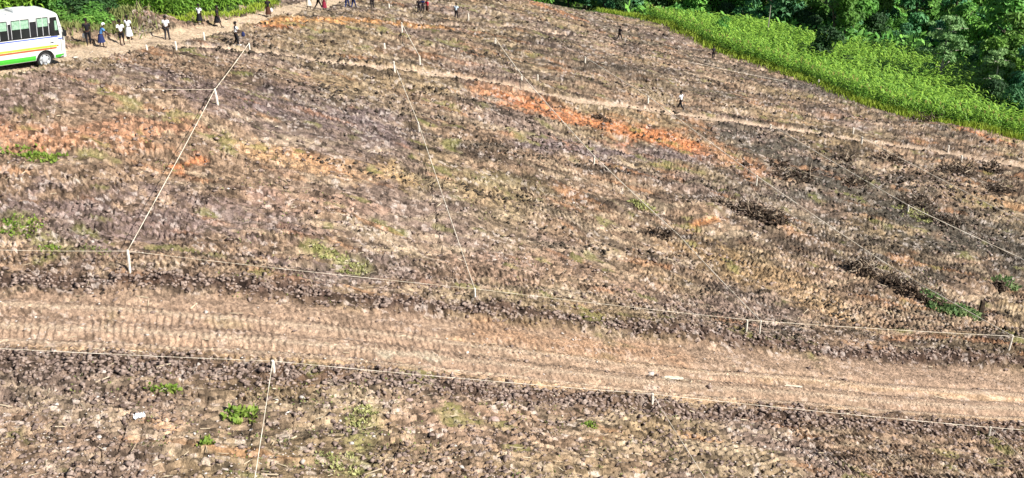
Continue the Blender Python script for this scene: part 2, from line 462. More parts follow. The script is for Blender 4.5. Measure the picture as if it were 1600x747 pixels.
# green floor beyond the clearing
EDGE = [(920,-40),(940,-18),(960,-2),(1000,12),(1050,42),(1110,72),(1180,98),(1260,124),(1340,158),(1430,182),(1560,206),(1750,250),(2000,300)]
edge_w = np.array([min(G(*p), (G(*p)[0] * 165 / G(*p)[1], 165.0), key=lambda q: q[1]) for p in EDGE])
FIELD = [tuple(p) for p in edge_w] + [(160, 120), (260, 1500), (8, 1500), (6, 175)]
beyond = in_poly(XX + nB, YY + nC, FIELD)
LEFTF = [G(*p) for p in [(-500,60),(-60,38),(60,30),(100,52),(150,38),(185,22),(240,28),(285,33),(345,20),(400,12),(440,2),(470,-12)]] + [(-12, 150), (-10, 200), (-20, 600), (-600, 900), (-400, 90)]
beyond |= in_poly(XX + nB, YY + nC, LEFTF)
beyond |= (YY > 190)
C = np.where(beyond[..., None], np.array([.045, .075, .02]) * (1 + nC[..., None] * 1.5), C)
C = np.clip(C, 0.01, .8)

# ground material
gmat = bpy.data.materials.new('tilled_soil'); gmat.use_nodes = True
N, L = gmat.node_tree.nodes, gmat.node_tree.links
b = N['Principled BSDF']; b.inputs['Roughness'].default_value = .95; b.inputs['Specular IOR Level'].default_value = .15
at = N.new('ShaderNodeAttribute'); at.attribute_name = 'soil'
tc = N.new('ShaderNodeTexCoord')
no = N.new('ShaderNodeTexNoise'); no.inputs['Scale'].default_value = 7; no.inputs['Detail'].default_value = 6; no.inputs['Roughness'].default_value = .65
L.new(tc.outputs['Object'], no.inputs['Vector'])
mr = N.new('ShaderNodeMapRange'); mr.inputs[1].default_value = .3; mr.inputs[2].default_value = .7; mr.inputs[3].default_value = .5; mr.inputs[4].default_value = 1.55
L.new(no.outputs['Fac'], mr.inputs[0])
vm = N.new('ShaderNodeVectorMath'); vm.operation = 'SCALE'
L.new(at.outputs['Color'], vm.inputs[0]); L.new(mr.outputs[0], vm.inputs['Scale'])
L.new(vm.outputs[0], b.inputs['Base Color'])
n2 = N.new('ShaderNodeTexNoise'); n2.inputs['Scale'].default_value = 11; n2.inputs['Detail'].default_value = 5; n2.inputs['Roughness'].default_value = .6
L.new(tc.outputs['Object'], n2.inputs['Vector'])
bp = N.new('ShaderNodeBump'); bp.inputs['Strength'].default_value = 1.0; bp.inputs['Distance'].default_value = .12
L.new(n2.outputs['Fac'], bp.inputs['Height']); L.new(bp.outputs[0], b.inputs['Normal'])

R_, K_ = XX.shape
idx = np.arange(R_ * K_).reshape(R_, K_)
quads = np.stack([idx[:-1, :-1], idx[:-1, 1:], idx[1:, 1:], idx[1:, :-1]], -1).reshape(-1, 4)
def fq(m): return m[:-1, :-1].ravel()
kind = np.zeros(len(quads), int)
kind[fq(gm['path'] > .5)] = 3
kind[fq(gm['road'] > .5)] = 1
kind[fq(gm['track'] > .5) & (fq(gm['road']) <= .5)] = 2
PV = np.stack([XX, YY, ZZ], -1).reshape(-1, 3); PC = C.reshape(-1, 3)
for k, nm, lab in ((0, 'ground', 'bulldozed brown hillside scored with tread marks'), (1, 'dirt_road', 'wide tan dirt road crossing the lower hillside'),
                   (2, 'dirt_track', 'pale dirt track climbing past the bus at upper left'), (3, 'footpath', 'narrow beaten footpath crossing the upper hillside')):
    q = quads[kind == k]
    u, inv = np.unique(q.ravel(), return_inverse=True)
    o = mesh_np(nm, PV[u], inv.reshape(-1, 4), gmat, smooth=True)
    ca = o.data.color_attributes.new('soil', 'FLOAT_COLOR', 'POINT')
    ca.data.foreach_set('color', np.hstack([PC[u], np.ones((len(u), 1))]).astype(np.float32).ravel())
    tag(o, lab, nm.replace('_', ' '), kind='structure')

# ------------------------------------------------------------------ scattered soil clods (uncountable)
def clod_field(name, xs_, ys_, sizes, m, label, cat, squash=.6, kindv='stuff'):
    n = len(xs_)
    z = base_z(xs_, ys_) + detail_z(xs_, ys_, None, True)
    octv = np.array([(1,0,0),(-1,0,0),(0,1,0),(0,-1,0),(0,0,1),(0,0,-1)], float)
    octf = np.array([(0,2,4),(2,1,4),(1,3,4),(3,0,4),(2,0,5),(1,2,5),(3,1,5),(0,3,5)])
    V = octv[None] * (rng.uniform(.55, 1.3, (n, 6, 1))) + rng.uniform(-.25, .25, (n, 6, 3))
    V = V * sizes[:, None, None] * np.array([1.25, .9, squash])
    an = rng.uniform(0, 6.28, n); ca, sa = np.cos(an), np.sin(an)
    x = V[..., 0] * ca[:, None] - V[..., 1] * sa[:, None]; y = V[..., 0] * sa[:, None] + V[..., 1] * ca[:, None]
    V = np.stack([x + xs_[:, None], y + ys_[:, None], V[..., 2] + (z + sizes * squash * .45)[:, None]], -1)
    Fc = (octf[None] + (np.arange(n) * 6)[:, None, None]).reshape(-1, 3)
    o = mesh_np(name, V.reshape(-1, 3), Fc, m, smooth=True)
    return tag(o, label, cat, kind=kindv)
def scatter(n, power=2.0, y0=26, y1=168):
    u = rng.random(n); Y = 1 / (1 / y0 - u * (1 / y0 - 1 / y1)); X = rng.uniform(-.74, .74, n) * Y
    return X, Y
clodm = mat('clod_soil', (.09, .062, .052), rough=1, color2=(.34, .26, .215), scale=5, bump=.5)
X, Y = scatter(150000)
mk = masks(X, Y)
keep_p = .08 + .22 * sstep(-.1, .2, fbm(X * .3, Y * .3, 120, 2)) + mk['bank_u'] * 1.0 + mk['bank_l'] * 1.1
for bx, by, rx, ry in ROUGH: keep_p += blob(X, Y, bx, by, rx, ry) * .5
hard = np.clip(mk['road'] + mk['track'] + mk['path'], 0, 1)
keep_p *= (1 - .9 * hard)
ok = (rng.random(len(X)) < keep_p) & ~in_poly(X, Y, FIELD) & ~in_poly(X, Y, LEFTF)
X, Y = X[ok], Y[ok]
mk = masks(X, Y)
S = rng.gamma(2.0, .022, len(X)) + .02 + .05 * rng.random(len(X)) * (mk['bank_l'] + mk['bank_u'])
clod_field('soil_clods', X, Y, np.clip(S, .02, .15) * (.7 + Y / 100), clodm, 'crumbled dark soil clods strewn over the hillside', 'soil clods')
palem = mat('pale_stone', (.36, .31, .27), rough=1, color2=(.56, .50, .45), scale=1.5)
X, Y = scatter(7000); ok = (rng.random(len(X)) < .15 + .85 * sstep(0, .15, fbm(X * .12, Y * .12, 77, 2))) & ~in_poly(X, Y, FIELD) & ~in_poly(X, Y, LEFTF)
X, Y = X[ok], Y[ok]
clod_field('pale_pebbles', X, Y, (rng.gamma(2, .014, len(X)) + .015) * (.7 + Y / 110), palem, 'pale dry pebbles and crusts scattered over the soil', 'pebbles', squash=.5)

# dark torn debris over the right slope, and dark rows standing in for furrow shade
darkm = mat('dark_debris_soil', (.022, .018, .014), rough=1, color2=(.085, .068, .05), scale=4, bump=.4)
X, Y = scatter(140000, y0=36)
pr = np.zeros(len(X))
for bx, by, rx, ry in ROUGH: pr += blob(X, Y, bx, by, rx * .9, ry * .9)
mk = masks(X, Y); pr = pr * .75 * (fbm(X * .5, Y * .6, 71, 3) > .02) + mk['path_berm'] * .5 * (fbm(X * .4, Y * .4, 72, 2) > 0) + mk['path2_b'] * .35 * (fbm(X * .4, Y * .4, 72, 2) > -.05)
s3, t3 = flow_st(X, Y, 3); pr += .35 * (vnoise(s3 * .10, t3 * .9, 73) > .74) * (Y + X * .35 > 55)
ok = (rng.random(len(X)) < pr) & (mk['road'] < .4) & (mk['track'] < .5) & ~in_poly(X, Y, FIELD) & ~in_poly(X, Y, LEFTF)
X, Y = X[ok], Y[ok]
clod_field('dark_debris', X, Y, np.clip(rng.gamma(2.0, .020, len(X)) + .02, 0, .12) * (.6 + Y / 75), darkm, 'blackened root and soil debris littering the right slope, with dark rows as furrow shade', 'debris', squash=.8)

# dry sticks and straw
X, Y = scatter(1300); ok = ~in_poly(X, Y, FIELD) & ~in_poly(X, Y, LEFTF); X, Y = X[ok], Y[ok]
n = len(X); ln = rng.gamma(2.0, .09, n) + .10; an = rng.normal(-.25, .9, n); w = .010 + rng.random(n) * .014
dx, dy = np.cos(an) * ln / 2, np.sin(an) * ln / 2
def gzv(x, y, fine=True): return base_z(x, y) + detail_z(x, y, None, fine)
z0 = gzv(X - dx, Y - dy) + .03; z1 = gzv(X + dx, Y + dy) + .04
nx, ny = -np.sin(an) * w, np.cos(an) * w
V = np.stack([np.stack([X - dx - nx, Y - dy - ny, z0], -1), np.stack([X - dx + nx, Y - dy + ny, z0], -1), np.stack([X + dx + nx, Y + dy + ny, z1], -1), np.stack([X + dx - nx, Y + dy - ny, z1], -1),
              np.stack([X - dx, Y - dy, z0 + w * 1.6], -1), np.stack([X + dx, Y + dy, z1 + w * 1.6], -1)], 1)
fb = np.arange(n)[:, None] * 6
Fq = np.concatenate([fb + np.array([0, 3, 5, 4]), fb + np.array([1, 4, 5, 2]), fb + np.array([0, 1, 2, 3])])
strawm = mat('dry_straw', (.28, .22, .15), rough=1, color2=(.50, .43, .31), scale=.7)
tag(mesh_np('dry_straw', V.reshape(-1, 3), Fq, strawm), 'pale dry sticks and straw lying over the bare soil', 'straw', kind='stuff')

# ------------------------------------------------------------------ stakes and strings
wood = mat('stake_wood', (.52, .47, .38), rough=.9, color2=(.80, .75, .66), scale=9)
strm = mat('sisal_string', (.50, .43, .32), rough=1, color2=(.84, .77, .64), scale=1.2)
STK = {}
def stake(key, px, py, h, label, lean=(0, 0), w=None):
    """pointed wooden survey peg; px,py = foot"""
    x, y = G(px, py); z = gz(x, y)
    w = max(w or 0, .026 + .00055 * math.hypot(x, y)); h *= 1.12
    m = MB(); top = Vector((lean[0], lean[1], h))
    prof = [(-.2, .35), (0, 1.0), (h * .5, 1.05), (h * .93, 1.0), (h, .78)]
    vs_ = []
    n = 7; ph = random.random() * 6; wob = [random.uniform(.8, 1.15) for _ in range(n)]
    for zz, s in prof:
        for k in range(n):
            a = ph + 2 * math.pi * k / n
            t = max(zz, 0) / h
            vs_.append((top.x * t + math.cos(a) * w * s * wob[k] + .012 * math.sin(3 * t), top.y * t + math.sin(a) * w * s * wob[k], zz))
    fs_ = [(i * n + k, i * n + (k + 1) % n, (i + 1) * n + (k + 1) % n, (i + 1) * n + k) for i in range(len(prof) - 1) for k in range(n)]
    fs_ += [tuple((len(prof) - 1) * n + k for k in range(n))]
    m.add(vs_, fs_)
    o = m.build('wooden_stake', wood, loc=(x, y, z))
    tag(o, label, 'stake', 'survey stakes marking out the plots')
    STK[key] = Vector((x + top.x * .95, y + top.y * .95, z + h * .95))
    return o
stake('a1', 391, 88, .72, 'pale stake at the far end of the leftmost long string, right of the white trainers')
stake('a2', 342, 175, 1.0, 'leaning pale stake halfway along the leftmost long string', (-.10, .05), .04)
stake('a3', 205, 438, 1.02, 'tall pale stake at the near end of the leftmost long string, above the wide road', (.05, .0), .045)
stake('b0', 628, 52, .85, 'stake in orange soil heading the short string below the dark clothed group', (0, 0), .04)
stake('b1', 656, 106, .80, 'stake just above the footpath at the lower end of the short string')
stake('b2', 617, 119, .85, 'stake on the footpath where the second long string starts', (-.05, 0), .04)
stake('b3', 655, 207, .75, 'pale stake partway down the second long string, below the footpath', (-.05, 0), .04)
stake('b4', 742, 482, .62, 'stake on the road bank where the second long string ends')
stake('l1', 320, 69, .60, 'short stake in the dark soil strip left of the person in white trainers')
stake('l2', 276, 82, .60, 'short stake where the footpath leaves the dirt track')
stake('l3', 230, 84, .5, 'small stake on the lower verge of the track, below the person in black shorts')
stake('m1', 601, 77, .55, 'faint stake between the two dark stumps and the footpath')
stake('m2', 732, 34, .75, 'thin stake just right of the person in the pale blue shirt')
stake('m3', 608, 17, .7, 'thin stake near the top edge, between the lone black figure and the dark group')
stake('c0', 774, 70, .62, 'thin stake at the upper end of the third long string')
stake('c1', 815, 134, .62, 'thin stake where the third long string crosses the footpath')
stake('c1b', 840, 130, .62, 'thin stake above the footpath, next to the crossing of the third long string')
stake('c2', 928, 256, .72, 'stake on the third long string, below the orange scar')
stake('c3', 1185, 534, .92, 'stake on the road bank at the near end of the third long string')
stake('c3b', 1164, 534, .80, 'slim stake on the road bank, just left of where the third string ends')
stake('d0', 914, 100, .6, 'thin stake at the far end of the fourth long string')
stake('d1', 1012, 166, .75, 'stake above the footpath, left of the walking person in the white shirt')
stake('d2', 1181, 294, .85, 'stake right below the tip of the orange scar', (0, 0), .04)
stake('d3', 1573, 560, 1.05, 'tall stake at the right end of the string beside the wide road', (.06, 0), .042)
stake('e0', 1203, 207, .5, 'small stake on the footpath at the head of the fifth long string')
stake('e1', 1417, 336, .75, 'stake among the dark grey debris, on the fifth long string')
stake('f1', 1345, 230, .75, 'stake just below the footpath, near the two stakes above it on the right slope')
stake('f0', 1332, 212, .65, 'stake just above the footpath on the right slope')
stake('g1', 1480, 240, .65, 'stake standing in scrub on the far right slope, left of its near twin')
stake('g2', 1501, 256, .65, 'stake standing in scrub on the far right slope, right of its near twin')
stake('h1', 1278, 136, .7, 'stake close under the edge of the maize field')
stake('r1', 428, 583, .60, 'stout pale stake on the lower verge of the wide road, left of centre', (0, 0), .07)
stake('r2', 1018, 638, .62, 'stout stake on the lower verge of the wide road, right of centre', (0, 0), .055)
stake('r3', 1545, 680, .62, 'stout stake on the lower verge of the wide road, at lower right', (0, 0), .055)

def off(px, py, h=.45):
    x, y = G(px, py); return Vector((x, y, gz(x, y) + h))
def string(pts, label, r=.016, sag=.05):
    r = r * .82
    P = []
    for a, b_ in zip(pts[:-1], pts[1:]):
        L_ = (b_ - a).length; k = max(4, int(L_ / 1.2))
        for i in range(k):
            t = i / k; p = a.lerp(b_, t); p.z -= sag * 4 * t * (1 - t) * min(1, L_ / 12)
            g = gz(p.x, p.y); p.z = max(p.z, g + .10)
            P.append(p)
    P.append(pts[-1])
    c = P[len(P) // 2].copy(); m = MB(); m.tube([p - c for p in P], [r * (.55 + p.length / 75) for p in P], 5)
    o = m.build('boundary_string', strm, loc=c)
    return tag(o, label, 'string', 'strings stretched between the stakes')
string([STK['a1'], STK['a2'], STK['a3']], 'leftmost long string, from the person in white trainers down to the tall stake', .016)
string([STK['b0'], STK['b1']], 'short string running from orange soil to the footpath at top centre', .024)
string([STK['b2'], STK['b3'], STK['b4']], 'second long string from the left, from footpath down to the wide road', .020)
string([STK['c0'], STK['c1'], STK['c2'], off(1060,375,.4), STK['c3']], 'third long string from the left, passing left of the uprooted root heap', .023)
string([STK['d0'], STK['d1'], STK['d2'], off(1390,430,.5), STK['d3']], 'fourth long string, passing the tip of the orange scar down to the tall right stake', .023)
string([STK['e0'], STK['e1'], off(1590,412,.4), off(1760,520,.4)], 'fifth long string, crossing the dark grey debris on the right slope', .022)
string([STK['f1'], off(1480,292,.4), off(1620,365,.4), off(1750,440,.4)], 'short string farthest right, running down from the footpath', .017)
string([off(-160,402,.55), off(0,412,.5), STK['a3'], STK['b4'], STK['c3'], STK['d3'], off(1760,578,.5)], 'long string along the upper bank of the wide road', .009)
string([off(-160,552,.4), STK['r1'], STK['r2'], STK['r3'], off(1760,690,.5)], 'long string along the lower verge of the wide road', .010)
string([STK['r1'], off(398,790,.5)], 'string running from the stout left stake to the bottom edge', .017)
string([STK['r2'], off(1118,790,.5)], 'string running from the stout middle stake to the bottom edge', .013)
string([STK['r3'], off(1640,770,.5)], 'string running from the lower right stake out of the bottom right corner', .013)
string([off(225,156,.4), STK['a2']], 'faint short string running left from the leaning stake', .010)
string([off(1060,98,.3), off(1230,132,.3)], 'faint short string between the far dark walker and the maize edge', .010)

# ------------------------------------------------------------------ vegetation helpers
def leaf_cloud(n, blobs, lsz, r_=None, flat=.5, droop=0.0):
    """n leaf clusters (bent quads) spread through the shells of a set of blobs [(cx,cy,cz,rx,ry,rz)]"""
    r_ = r_ or rng
    vol = np.array([b_[3] * b_[4] for b_ in blobs]); pick = r_.choice(len(blobs), n, p=vol / vol.sum())
    B = np.array(blobs)[pick]
    d = r_.normal(size=(n, 3)); d /= np.linalg.norm(d, axis=1)[:, None]
    d[:, 2] = np.where(d[:, 2] < -.35, -d[:, 2], d[:, 2])
    rad = r_.uniform(.55, 1.06, (n, 1)) ** .6
    Cn = B[:, :3] + d * rad * B[:, 3:6]
    nrm = d + r_.normal(size=(n, 3)) * .55 + np.array([0, 0, .35]); nrm /= np.linalg.norm(nrm, axis=1)[:, None]
    t = np.cross(nrm, r_.normal(size=(n, 3))); t /= np.linalg.norm(t, axis=1)[:, None]
    bt = np.cross(nrm, t)
    s = (lsz * r_.uniform(.55, 1.4, (n, 1)))
    a = Cn - t * s; b_ = Cn + bt * s * flat + nrm * s * .12; c = Cn + t * s - np.array([0, 0, 1]) * s * (.3 + droop); e = Cn - bt * s * flat + nrm * s * .12
    V = np.stack([a, b_, c, e], 1).reshape(-1, 3)
    F_ = np.arange(n * 4).reshape(-1, 4)
    return V, F_
def copies(src_children, root):
    for ch in src_children:
        c = ch.copy(); COL.objects.link(c); c.parent = root
leafE = mat('leaf_dark_bush', (.018, .055, .015), rough=.6, color2=(.05, .13, .03), scale=.5, translucent=.2, spec=.3)
leafA = mat('leaf_deep_green', (.055, .17, .035), rough=.6, color2=(.24, .46, .08), scale=.5, obj_random=.3, translucent=.25, spec=.3)
leafB = mat('leaf_blue_green', (.045, .16, .065), rough=.6, color2=(.16, .40, .16), scale=.5, obj_random=.25, translucent=.25, spec=.3)
leafC = mat('leaf_mid_green', (.07, .19, .03), rough=.6, color2=(.17, .36, .06), scale=.5, obj_random=.25, translucent=.3, spec=.3)
leafD = mat('leaf_pale_green', (.09, .22, .06), rough=.6, color2=(.28, .45, .17), scale=.5, obj_random=.2, translucent=.3, spec=.3)
bark = mat('bark', (.06, .045, .035), rough=1, color2=(.13, .11, .085), scale=3)
barkp = mat('bark_pale', (.30, .27, .22), rough=1, color2=(.46, .42, .36), scale=3)

def make_crown(style, seed):
    r_ = np.random.default_rng(seed); bl = []
    if style == 'round':
        for i in range(15):
            a = r_.uniform(0, 6.28); R = r_.uniform(0, 2.9) ; zz = r_.uniform(1.8, 8.4); R *= math.sqrt(max(.15, 1 - ((zz - 5.0) / 4.4) ** 2))
            q = r_.uniform(1.0, 1.9); bl.append((R * math.cos(a), R * math.sin(a), zz, q, q, q * .75))
        return leaf_cloud(2600, bl, .34, r_)
    if style == 'tall':
        for i in range(17):
            a = r_.uniform(0, 6.28); zz = r_.uniform(1.8, 12); R = r_.uniform(.2, 2.3)
            q = r_.uniform(.9, 1.7); bl.append((R * math.cos(a), R * math.sin(a), zz, q, q, q * .8))
        return leaf_cloud(2600, bl, .34, r_)
    if style == 'layered':
        for i in range(22):
            a = i * 2.4 + r_.uniform(-.6, .6); zz = r_.uniform(4.0, 11.5); R = r_.uniform(.8, 4.4) * (1 - abs(zz - 7) * .1)
            q = r_.uniform(.7, 1.5); bl.append((R * math.cos(a), R * math.sin(a), zz + r_.uniform(-.3, .3), q, q * .8, r_.uniform(.3, .7)))
        return leaf_cloud(2300, bl, .30, r_)
    if style == 'bush':
        for i in range(9):
            a = r_.uniform(0, 6.28); R = r_.uniform(0, 1.3); zz = r_.uniform(.5, 2.4)
            q = r_.uniform(.6, 1.0); bl.append((R * math.cos(a), R * math.sin(a), zz, q, q, q * .9))
        return leaf_cloud(1900, bl, .15, r_)
def make_trunk(style, seed):
    r = random.Random(seed); m = MB()
    if style == 'bush':
        for i in range(6):
            a = r.uniform(0, 6.28); m.tube([(0, 0, -.2), (.3 * math.cos(a), .3 * math.sin(a), .8), (.9 * math.cos(a), .9 * math.sin(a), 2.0)], [.06, .045, .02], 5)
        return m
    H = {'round': 7.5, 'tall': 11, 'layered': 11}[style]; p = Vector((0, 0, -.5)); pts = [p]; rad = [.30]
    for i in range(6):
        p = p + Vector((r.uniform(-.25, .25), r.uniform(-.25, .25), H / 6)); pts.append(p); rad.append(.26 * (1 - i / 6.5))
    m.tube(pts, rad, 8)
    for i in range(9):
        k = r.randint(2, 5); a = r.uniform(0, 6.28); q = pts[k]; L_ = r.uniform(1.6, 3.2)
        m.tube([q, q + Vector((math.cos(a) * L_ * .5, math.sin(a) * L_ * .5, L_ * .35)), q + Vector((math.cos(a) * L_, math.sin(a) * L_, L_ * (.35 if style == 'layered' else .7)))], [rad[k] * .6, .07, .025], 5)
    return m
TREES = {}
def tree_proto(key, style, leafm, barkm, seed):
    V, F_ = make_crown(style, seed)
    TREES[key] = (mesh_np('crown', V, F_, leafm, link=False), make_trunk(style, seed).mesh('trunk', barkm))
for i, (st, lm) in enumerate([('round', leafA), ('round', leafB), ('round', leafC), ('tall', leafA), ('tall', leafB), ('layered', leafD), ('bush', leafE), ('bush', leafC), ('bush', leafB), ('round', leafB)]):
    tree_proto(i, st, lm, barkp if st == 'layered' else bark, 50 + i)
def tree(name, key, x, y, s, label, cat='tree', group=None, sz=None, dz_=0):
    cm, tm = TREES[key]
    o = empty(name, (x, y, float(base_z(x, y)) - .15 + dz_), random.uniform(0, 6.28), label, cat, group)
    o.scale = (s, s, sz or s)
    for nm, me in (('trunk', tm), ('crown', cm)):
        c = bpy.data.objects.new(nm, me); COL.objects.link(c); c.parent = o
    return o

# ---- forest beyond the maize
def along(px0, py0): return cast(px0, py0)
FOREST_EDGE = [G(*p) for p in [(1000,-25),(1045,0),(1100,28),(1170,52),(1250,66),(1300,80),(1400,92),(1470,108),(1530,140),(1570,200),(1700,240)]]
fe = np.array(FOREST_EDGE)
placed = []
def far_from(x, y, d): return all((x - a) ** 2 + (y - b_) ** 2 > d * d for a, b_ in placed)
GRP = {'round': 'round crowned trees of the valley woodland', 'tall': 'tall trees of the valley woodland'}
KL = {0: 'deep green round crowned tree in the valley woodland beyond the maize', 1: 'blue green round crowned tree in the valley woodland beyond the maize',
      2: 'brighter green round crowned tree in the valley woodland beyond the maize', 3: 'tall deep green tree in the valley woodland beyond the maize',
      4: 'tall blue green tree in the valley woodland beyond the maize'}
KG = {0: 'deep green woodland trees', 1: 'blue green woodland trees', 2: 'brighter green woodland trees', 3: 'tall deep green woodland trees', 4: 'tall blue green woodland trees'}
cnt = 0
r2 = random.Random(5)
PXE = [800,930,1000,1045,1100,1170,1250,1300,1400,1470,1530,1570,1700]
PYE = [min(cast(a, b_)[1], 172 if a < 1150 else 400) for a, b_ in [(800,-60),(930,-34),(1000,-25),(1045,-2),(1100,22),(1170,46),(1250,60),(1300,74),(1400,84),(1470,98),(1530,128),(1570,188),(1700,240)]]
for tries in range(12000):
    Y = r2.uniform(110, 330); X = r2.uniform(0, .62 * Y + 8)
    # beyond the woodland margin
    ye = np.interp(X, fe[:, 0], fe[:, 1]) if X < fe[5, 0] else None
    pxx = 800 + FPX * X / (_cp * Y + _sp * (CAMZ - float(base_z(X, Y))))
    if pxx < (930 if Y < 200 else 800) or pxx > 1720: continue
    depth_edge = np.interp(pxx, PXE, PYE)
    if Y < depth_edge + (2.5 if pxx < 1350 else 8) or (Y > 262 and pxx > 1300): continue
    row1 = Y < depth_edge + (9 if pxx < 1350 else 14)
    if not far_from(X, Y, 3.6 if row1 else 4.8 if Y < 205 else 8.5): continue
    placed.append((X, Y)); cnt += 1
    k = r2.choice([0, 0, 1, 1, 2, 3, 4])
    if cnt > 310: break
    if row1 and r2.random() < .75:
        kk = r2.choice([6, 7, 8])
        lab = {6: 'dark green shrub at the foot of the valley woodland', 7: 'bright green shrub at the foot of the valley woodland', 8: 'blue green shrub at the foot of the valley woodland'}[kk]
        tree('shrub', kk, X, Y, r2.uniform(1.0, 1.6), lab, 'shrub', lab.split(' at ')[0] + 's at the foot of the wood')
        continue
    tree('woodland_tree', k, X, Y, r2.uniform(.75, 1.25) * (1 if Y < 205 else 1.3), KL[k], 'tree', KG[k])
print('FOREST', cnt)
# dense undergrowth of the woodland: one uncountable mass of leaves close to the floor
n = 60000
Yu = rng.uniform(105, 340, n); Xu = rng.uniform(.1, .62, n) * Yu
dd = _cp * Yu + _sp * (CAMZ - base_z(Xu, Yu)); pxx = 800 + FPX * Xu / dd
ok = (Yu > np.interp(pxx, PXE, PYE) + .5) & (pxx > np.where(Yu < 200, 930, 790))
Xu, Yu = Xu[ok], Yu[ok]; n = len(Xu)
Zu = base_z(Xu, Yu) + rng.random(n) ** 1.5 * 2.2
nn = rng.normal(size=(n, 3)) + np.array([0, -.3, .8]); nn /= np.linalg.norm(nn, axis=1)[:, None]
t = np.cross(nn, rng.normal(size=(n, 3))); t /= np.linalg.norm(t, axis=1)[:, None]; bt = np.cross(nn, t)
Cc = np.stack([Xu, Yu, Zu], -1); s = rng.uniform(.3, .7, (n, 1)) * (.6 + Yu[:, None] / 350)
tag(mesh_np('undergrowth', np.stack([Cc - t * s, Cc + bt * s * .5, Cc + t * s, Cc - bt * s * .5], 1).reshape(-1, 3), np.arange(n * 4).reshape(-1, 4), leafA),
    'dark leafy undergrowth covering the floor of the valley woodland', 'undergrowth', kind='stuff')

# single trees and bushes that stand out
def tree_px(name, key, px, py, s, label, cat='tree', group=None, sz=None):
    x, y = G(px, py); return tree(name, key, x, y, s, label, cat, group, sz)
tree_px('bush', 6, 1287, 100, 1.6, 'round dark bush standing inside the maize field', 'bush', sz=1.7)
tree_px('bush', 6, 1322, 112, .75, 'smaller dark bush in the maize, right of the round dark one', 'bush')
tree_px('bush', 7, 1128, 62, .85, 'dark green bush at the upper end of the maize strip', 'bush', sz=1.1)
tree_px('layered_tree', 5, 1470, 138, .80, 'pale layered tree with thin trunk rising from the maize at far right', 'tree', sz=.80)
tree_px('layered_tree', 5, 1545, 165, .62, 'smaller pale layered tree at the far right edge, by dark shrubs', 'tree')
for i, (px, py, k, s, lab) in enumerate([
    (1545, 175, 6, 1.3, 'dark shrub clump below the smaller pale layered tree'), (1590, 190, 8, 1.4, 'blue green shrub at the right end of the maize strip'),
    (1640, 200, 6, 1.5, 'dark shrub farthest right past the maize strip')]):
    tree_px('shrub', k, px, py, s, lab, 'shrub')
pm = MB(); pm.tube([(0, 0, -.3), (.05, 0, 2.5), (.1, 0, 5)], [.08, .07, .05], 7)
x, y = G(1198, 62); tag(pm.build('bare_pole', barkp, loc=(x, y, float(base_z(x, y)))), 'slim pale bare pole standing at the margin of the wood', 'pole')
# upper left greenery behind the bus and at the track
for i, (px, py, k, s, sz_, lab) in enumerate([
    (96, 22, 0, .55, .5, 'dark tree at the corner behind the bus roof'), (118, 8, 1, .6, .6, 'blue green tree right behind the bus front'),
    (150, 4, 0, .6, .55, 'deep green tree between the two maize plots at top left'), (128, 38, 6, 1.0, .8, 'dark bush on the slope behind the person in black'),
    (150, 44, 7, .9, .6, 'light green weedy bush behind the seated woman'), (112, 50, 7, .8, .55, 'light green weedy bush beside the front of the bus'),
    (172, 34, 6, .8, .7, 'dark bush left of the heap of earth'), (430, -6, 6, .9, .8, 'dark bush above the person in the dark wrap at top'),
    (455, -12, 6, .9, .8, 'dark bush left of the track where it leaves the top edge'), (400, -10, 8, .9, .8, 'blue green bush at the upper right corner of the left maize'),
    (900, 7, 8, .60, .5, 'low dark bush at the top end of the clearing'), (930, 14, 6, .70, .5, 'low dark bush where the maize strip begins at top'), (965, 22, 6, .72, .45, 'low dark bush left of the tall grass at the top')]):
    tree_px('bush' if k > 5 else 'tree', k, px, py, s, lab, 'bush' if k > 5 else 'tree', sz=sz_)

# ---- maize
maizem = mat('maize_leaf', (.08, .20, .02), rough=.5, color2=(.30, .50, .07), scale=1.2, obj_random=.12, translucent=.35, spec=.35)
maizes = mat('maize_leaf_young', (.07, .19, .02), rough=.5, color2=(.34, .54, .07), scale=1.6, translucent=.25, spec=.35)
tassm = mat('maize_tassel', (.40, .34, .12), rough=.9)
def maize_geo(seed, H=2.1):
    r_ = np.random.default_rng(seed); V = []; F_ = []
    def strip(P, W, dirn):
        b0 = len(V)
        for p, w in zip(P, W): V.append(p - dirn * w); V.append(p + dirn * w)
        for i in range(len(P) - 1): F_.append((b0 + 2 * i, b0 + 2 * i + 1, b0 + 2 * i + 3, b0 + 2 * i + 2))
    for d in (np.array([1, 0, 0]), np.array([0, 1, 0])): strip([np.array([0, 0, -.1]), np.array([0, 0, H * .9])], [.02, .012], d)
    for i in range(10):
        z0 = H * (.15 + .75 * i / 9); a = i * 2.9 + r_.uniform(-.5, .5); o = np.array([math.cos(a), math.sin(a), 0]); side = np.array([-o[1], o[0], .15])
        L_ = r_.uniform(.55, .85) * (1 - .25 * abs(i / 9 - .5)); up = r_.uniform(.35, .65)
        P = [np.array([0, 0, z0]), np.array([0, 0, z0 + up * L_ * .55]) + o * L_ * .38, np.array([0, 0, z0 + up * L_ * .45]) + o * L_ * .75, np.array([0, 0, z0 - L_ * .12]) + o * L_ * 1.05]
        strip(P, [.03, .062, .05, .006], side)
    return np.array(V), np.array(F_)
def tassel(H=2.1):
    m = MB()
    for k in range(5):
        a = k * 1.26; m.tube([(0, 0, H * .88), (.04 * math.cos(a), .04 * math.sin(a), H), (.12 * math.cos(a), .12 * math.sin(a), H * 1.08)], [.012, .012, .006], 4)
    return m.mesh('tassel', tassm)
MZ = [maize_geo(900 + i, 1.9 + .15 * i) for i in range(4)]
MZme = [mesh_np('stem_and_leaves', v, f, maizem, link=False) for v, f in MZ]
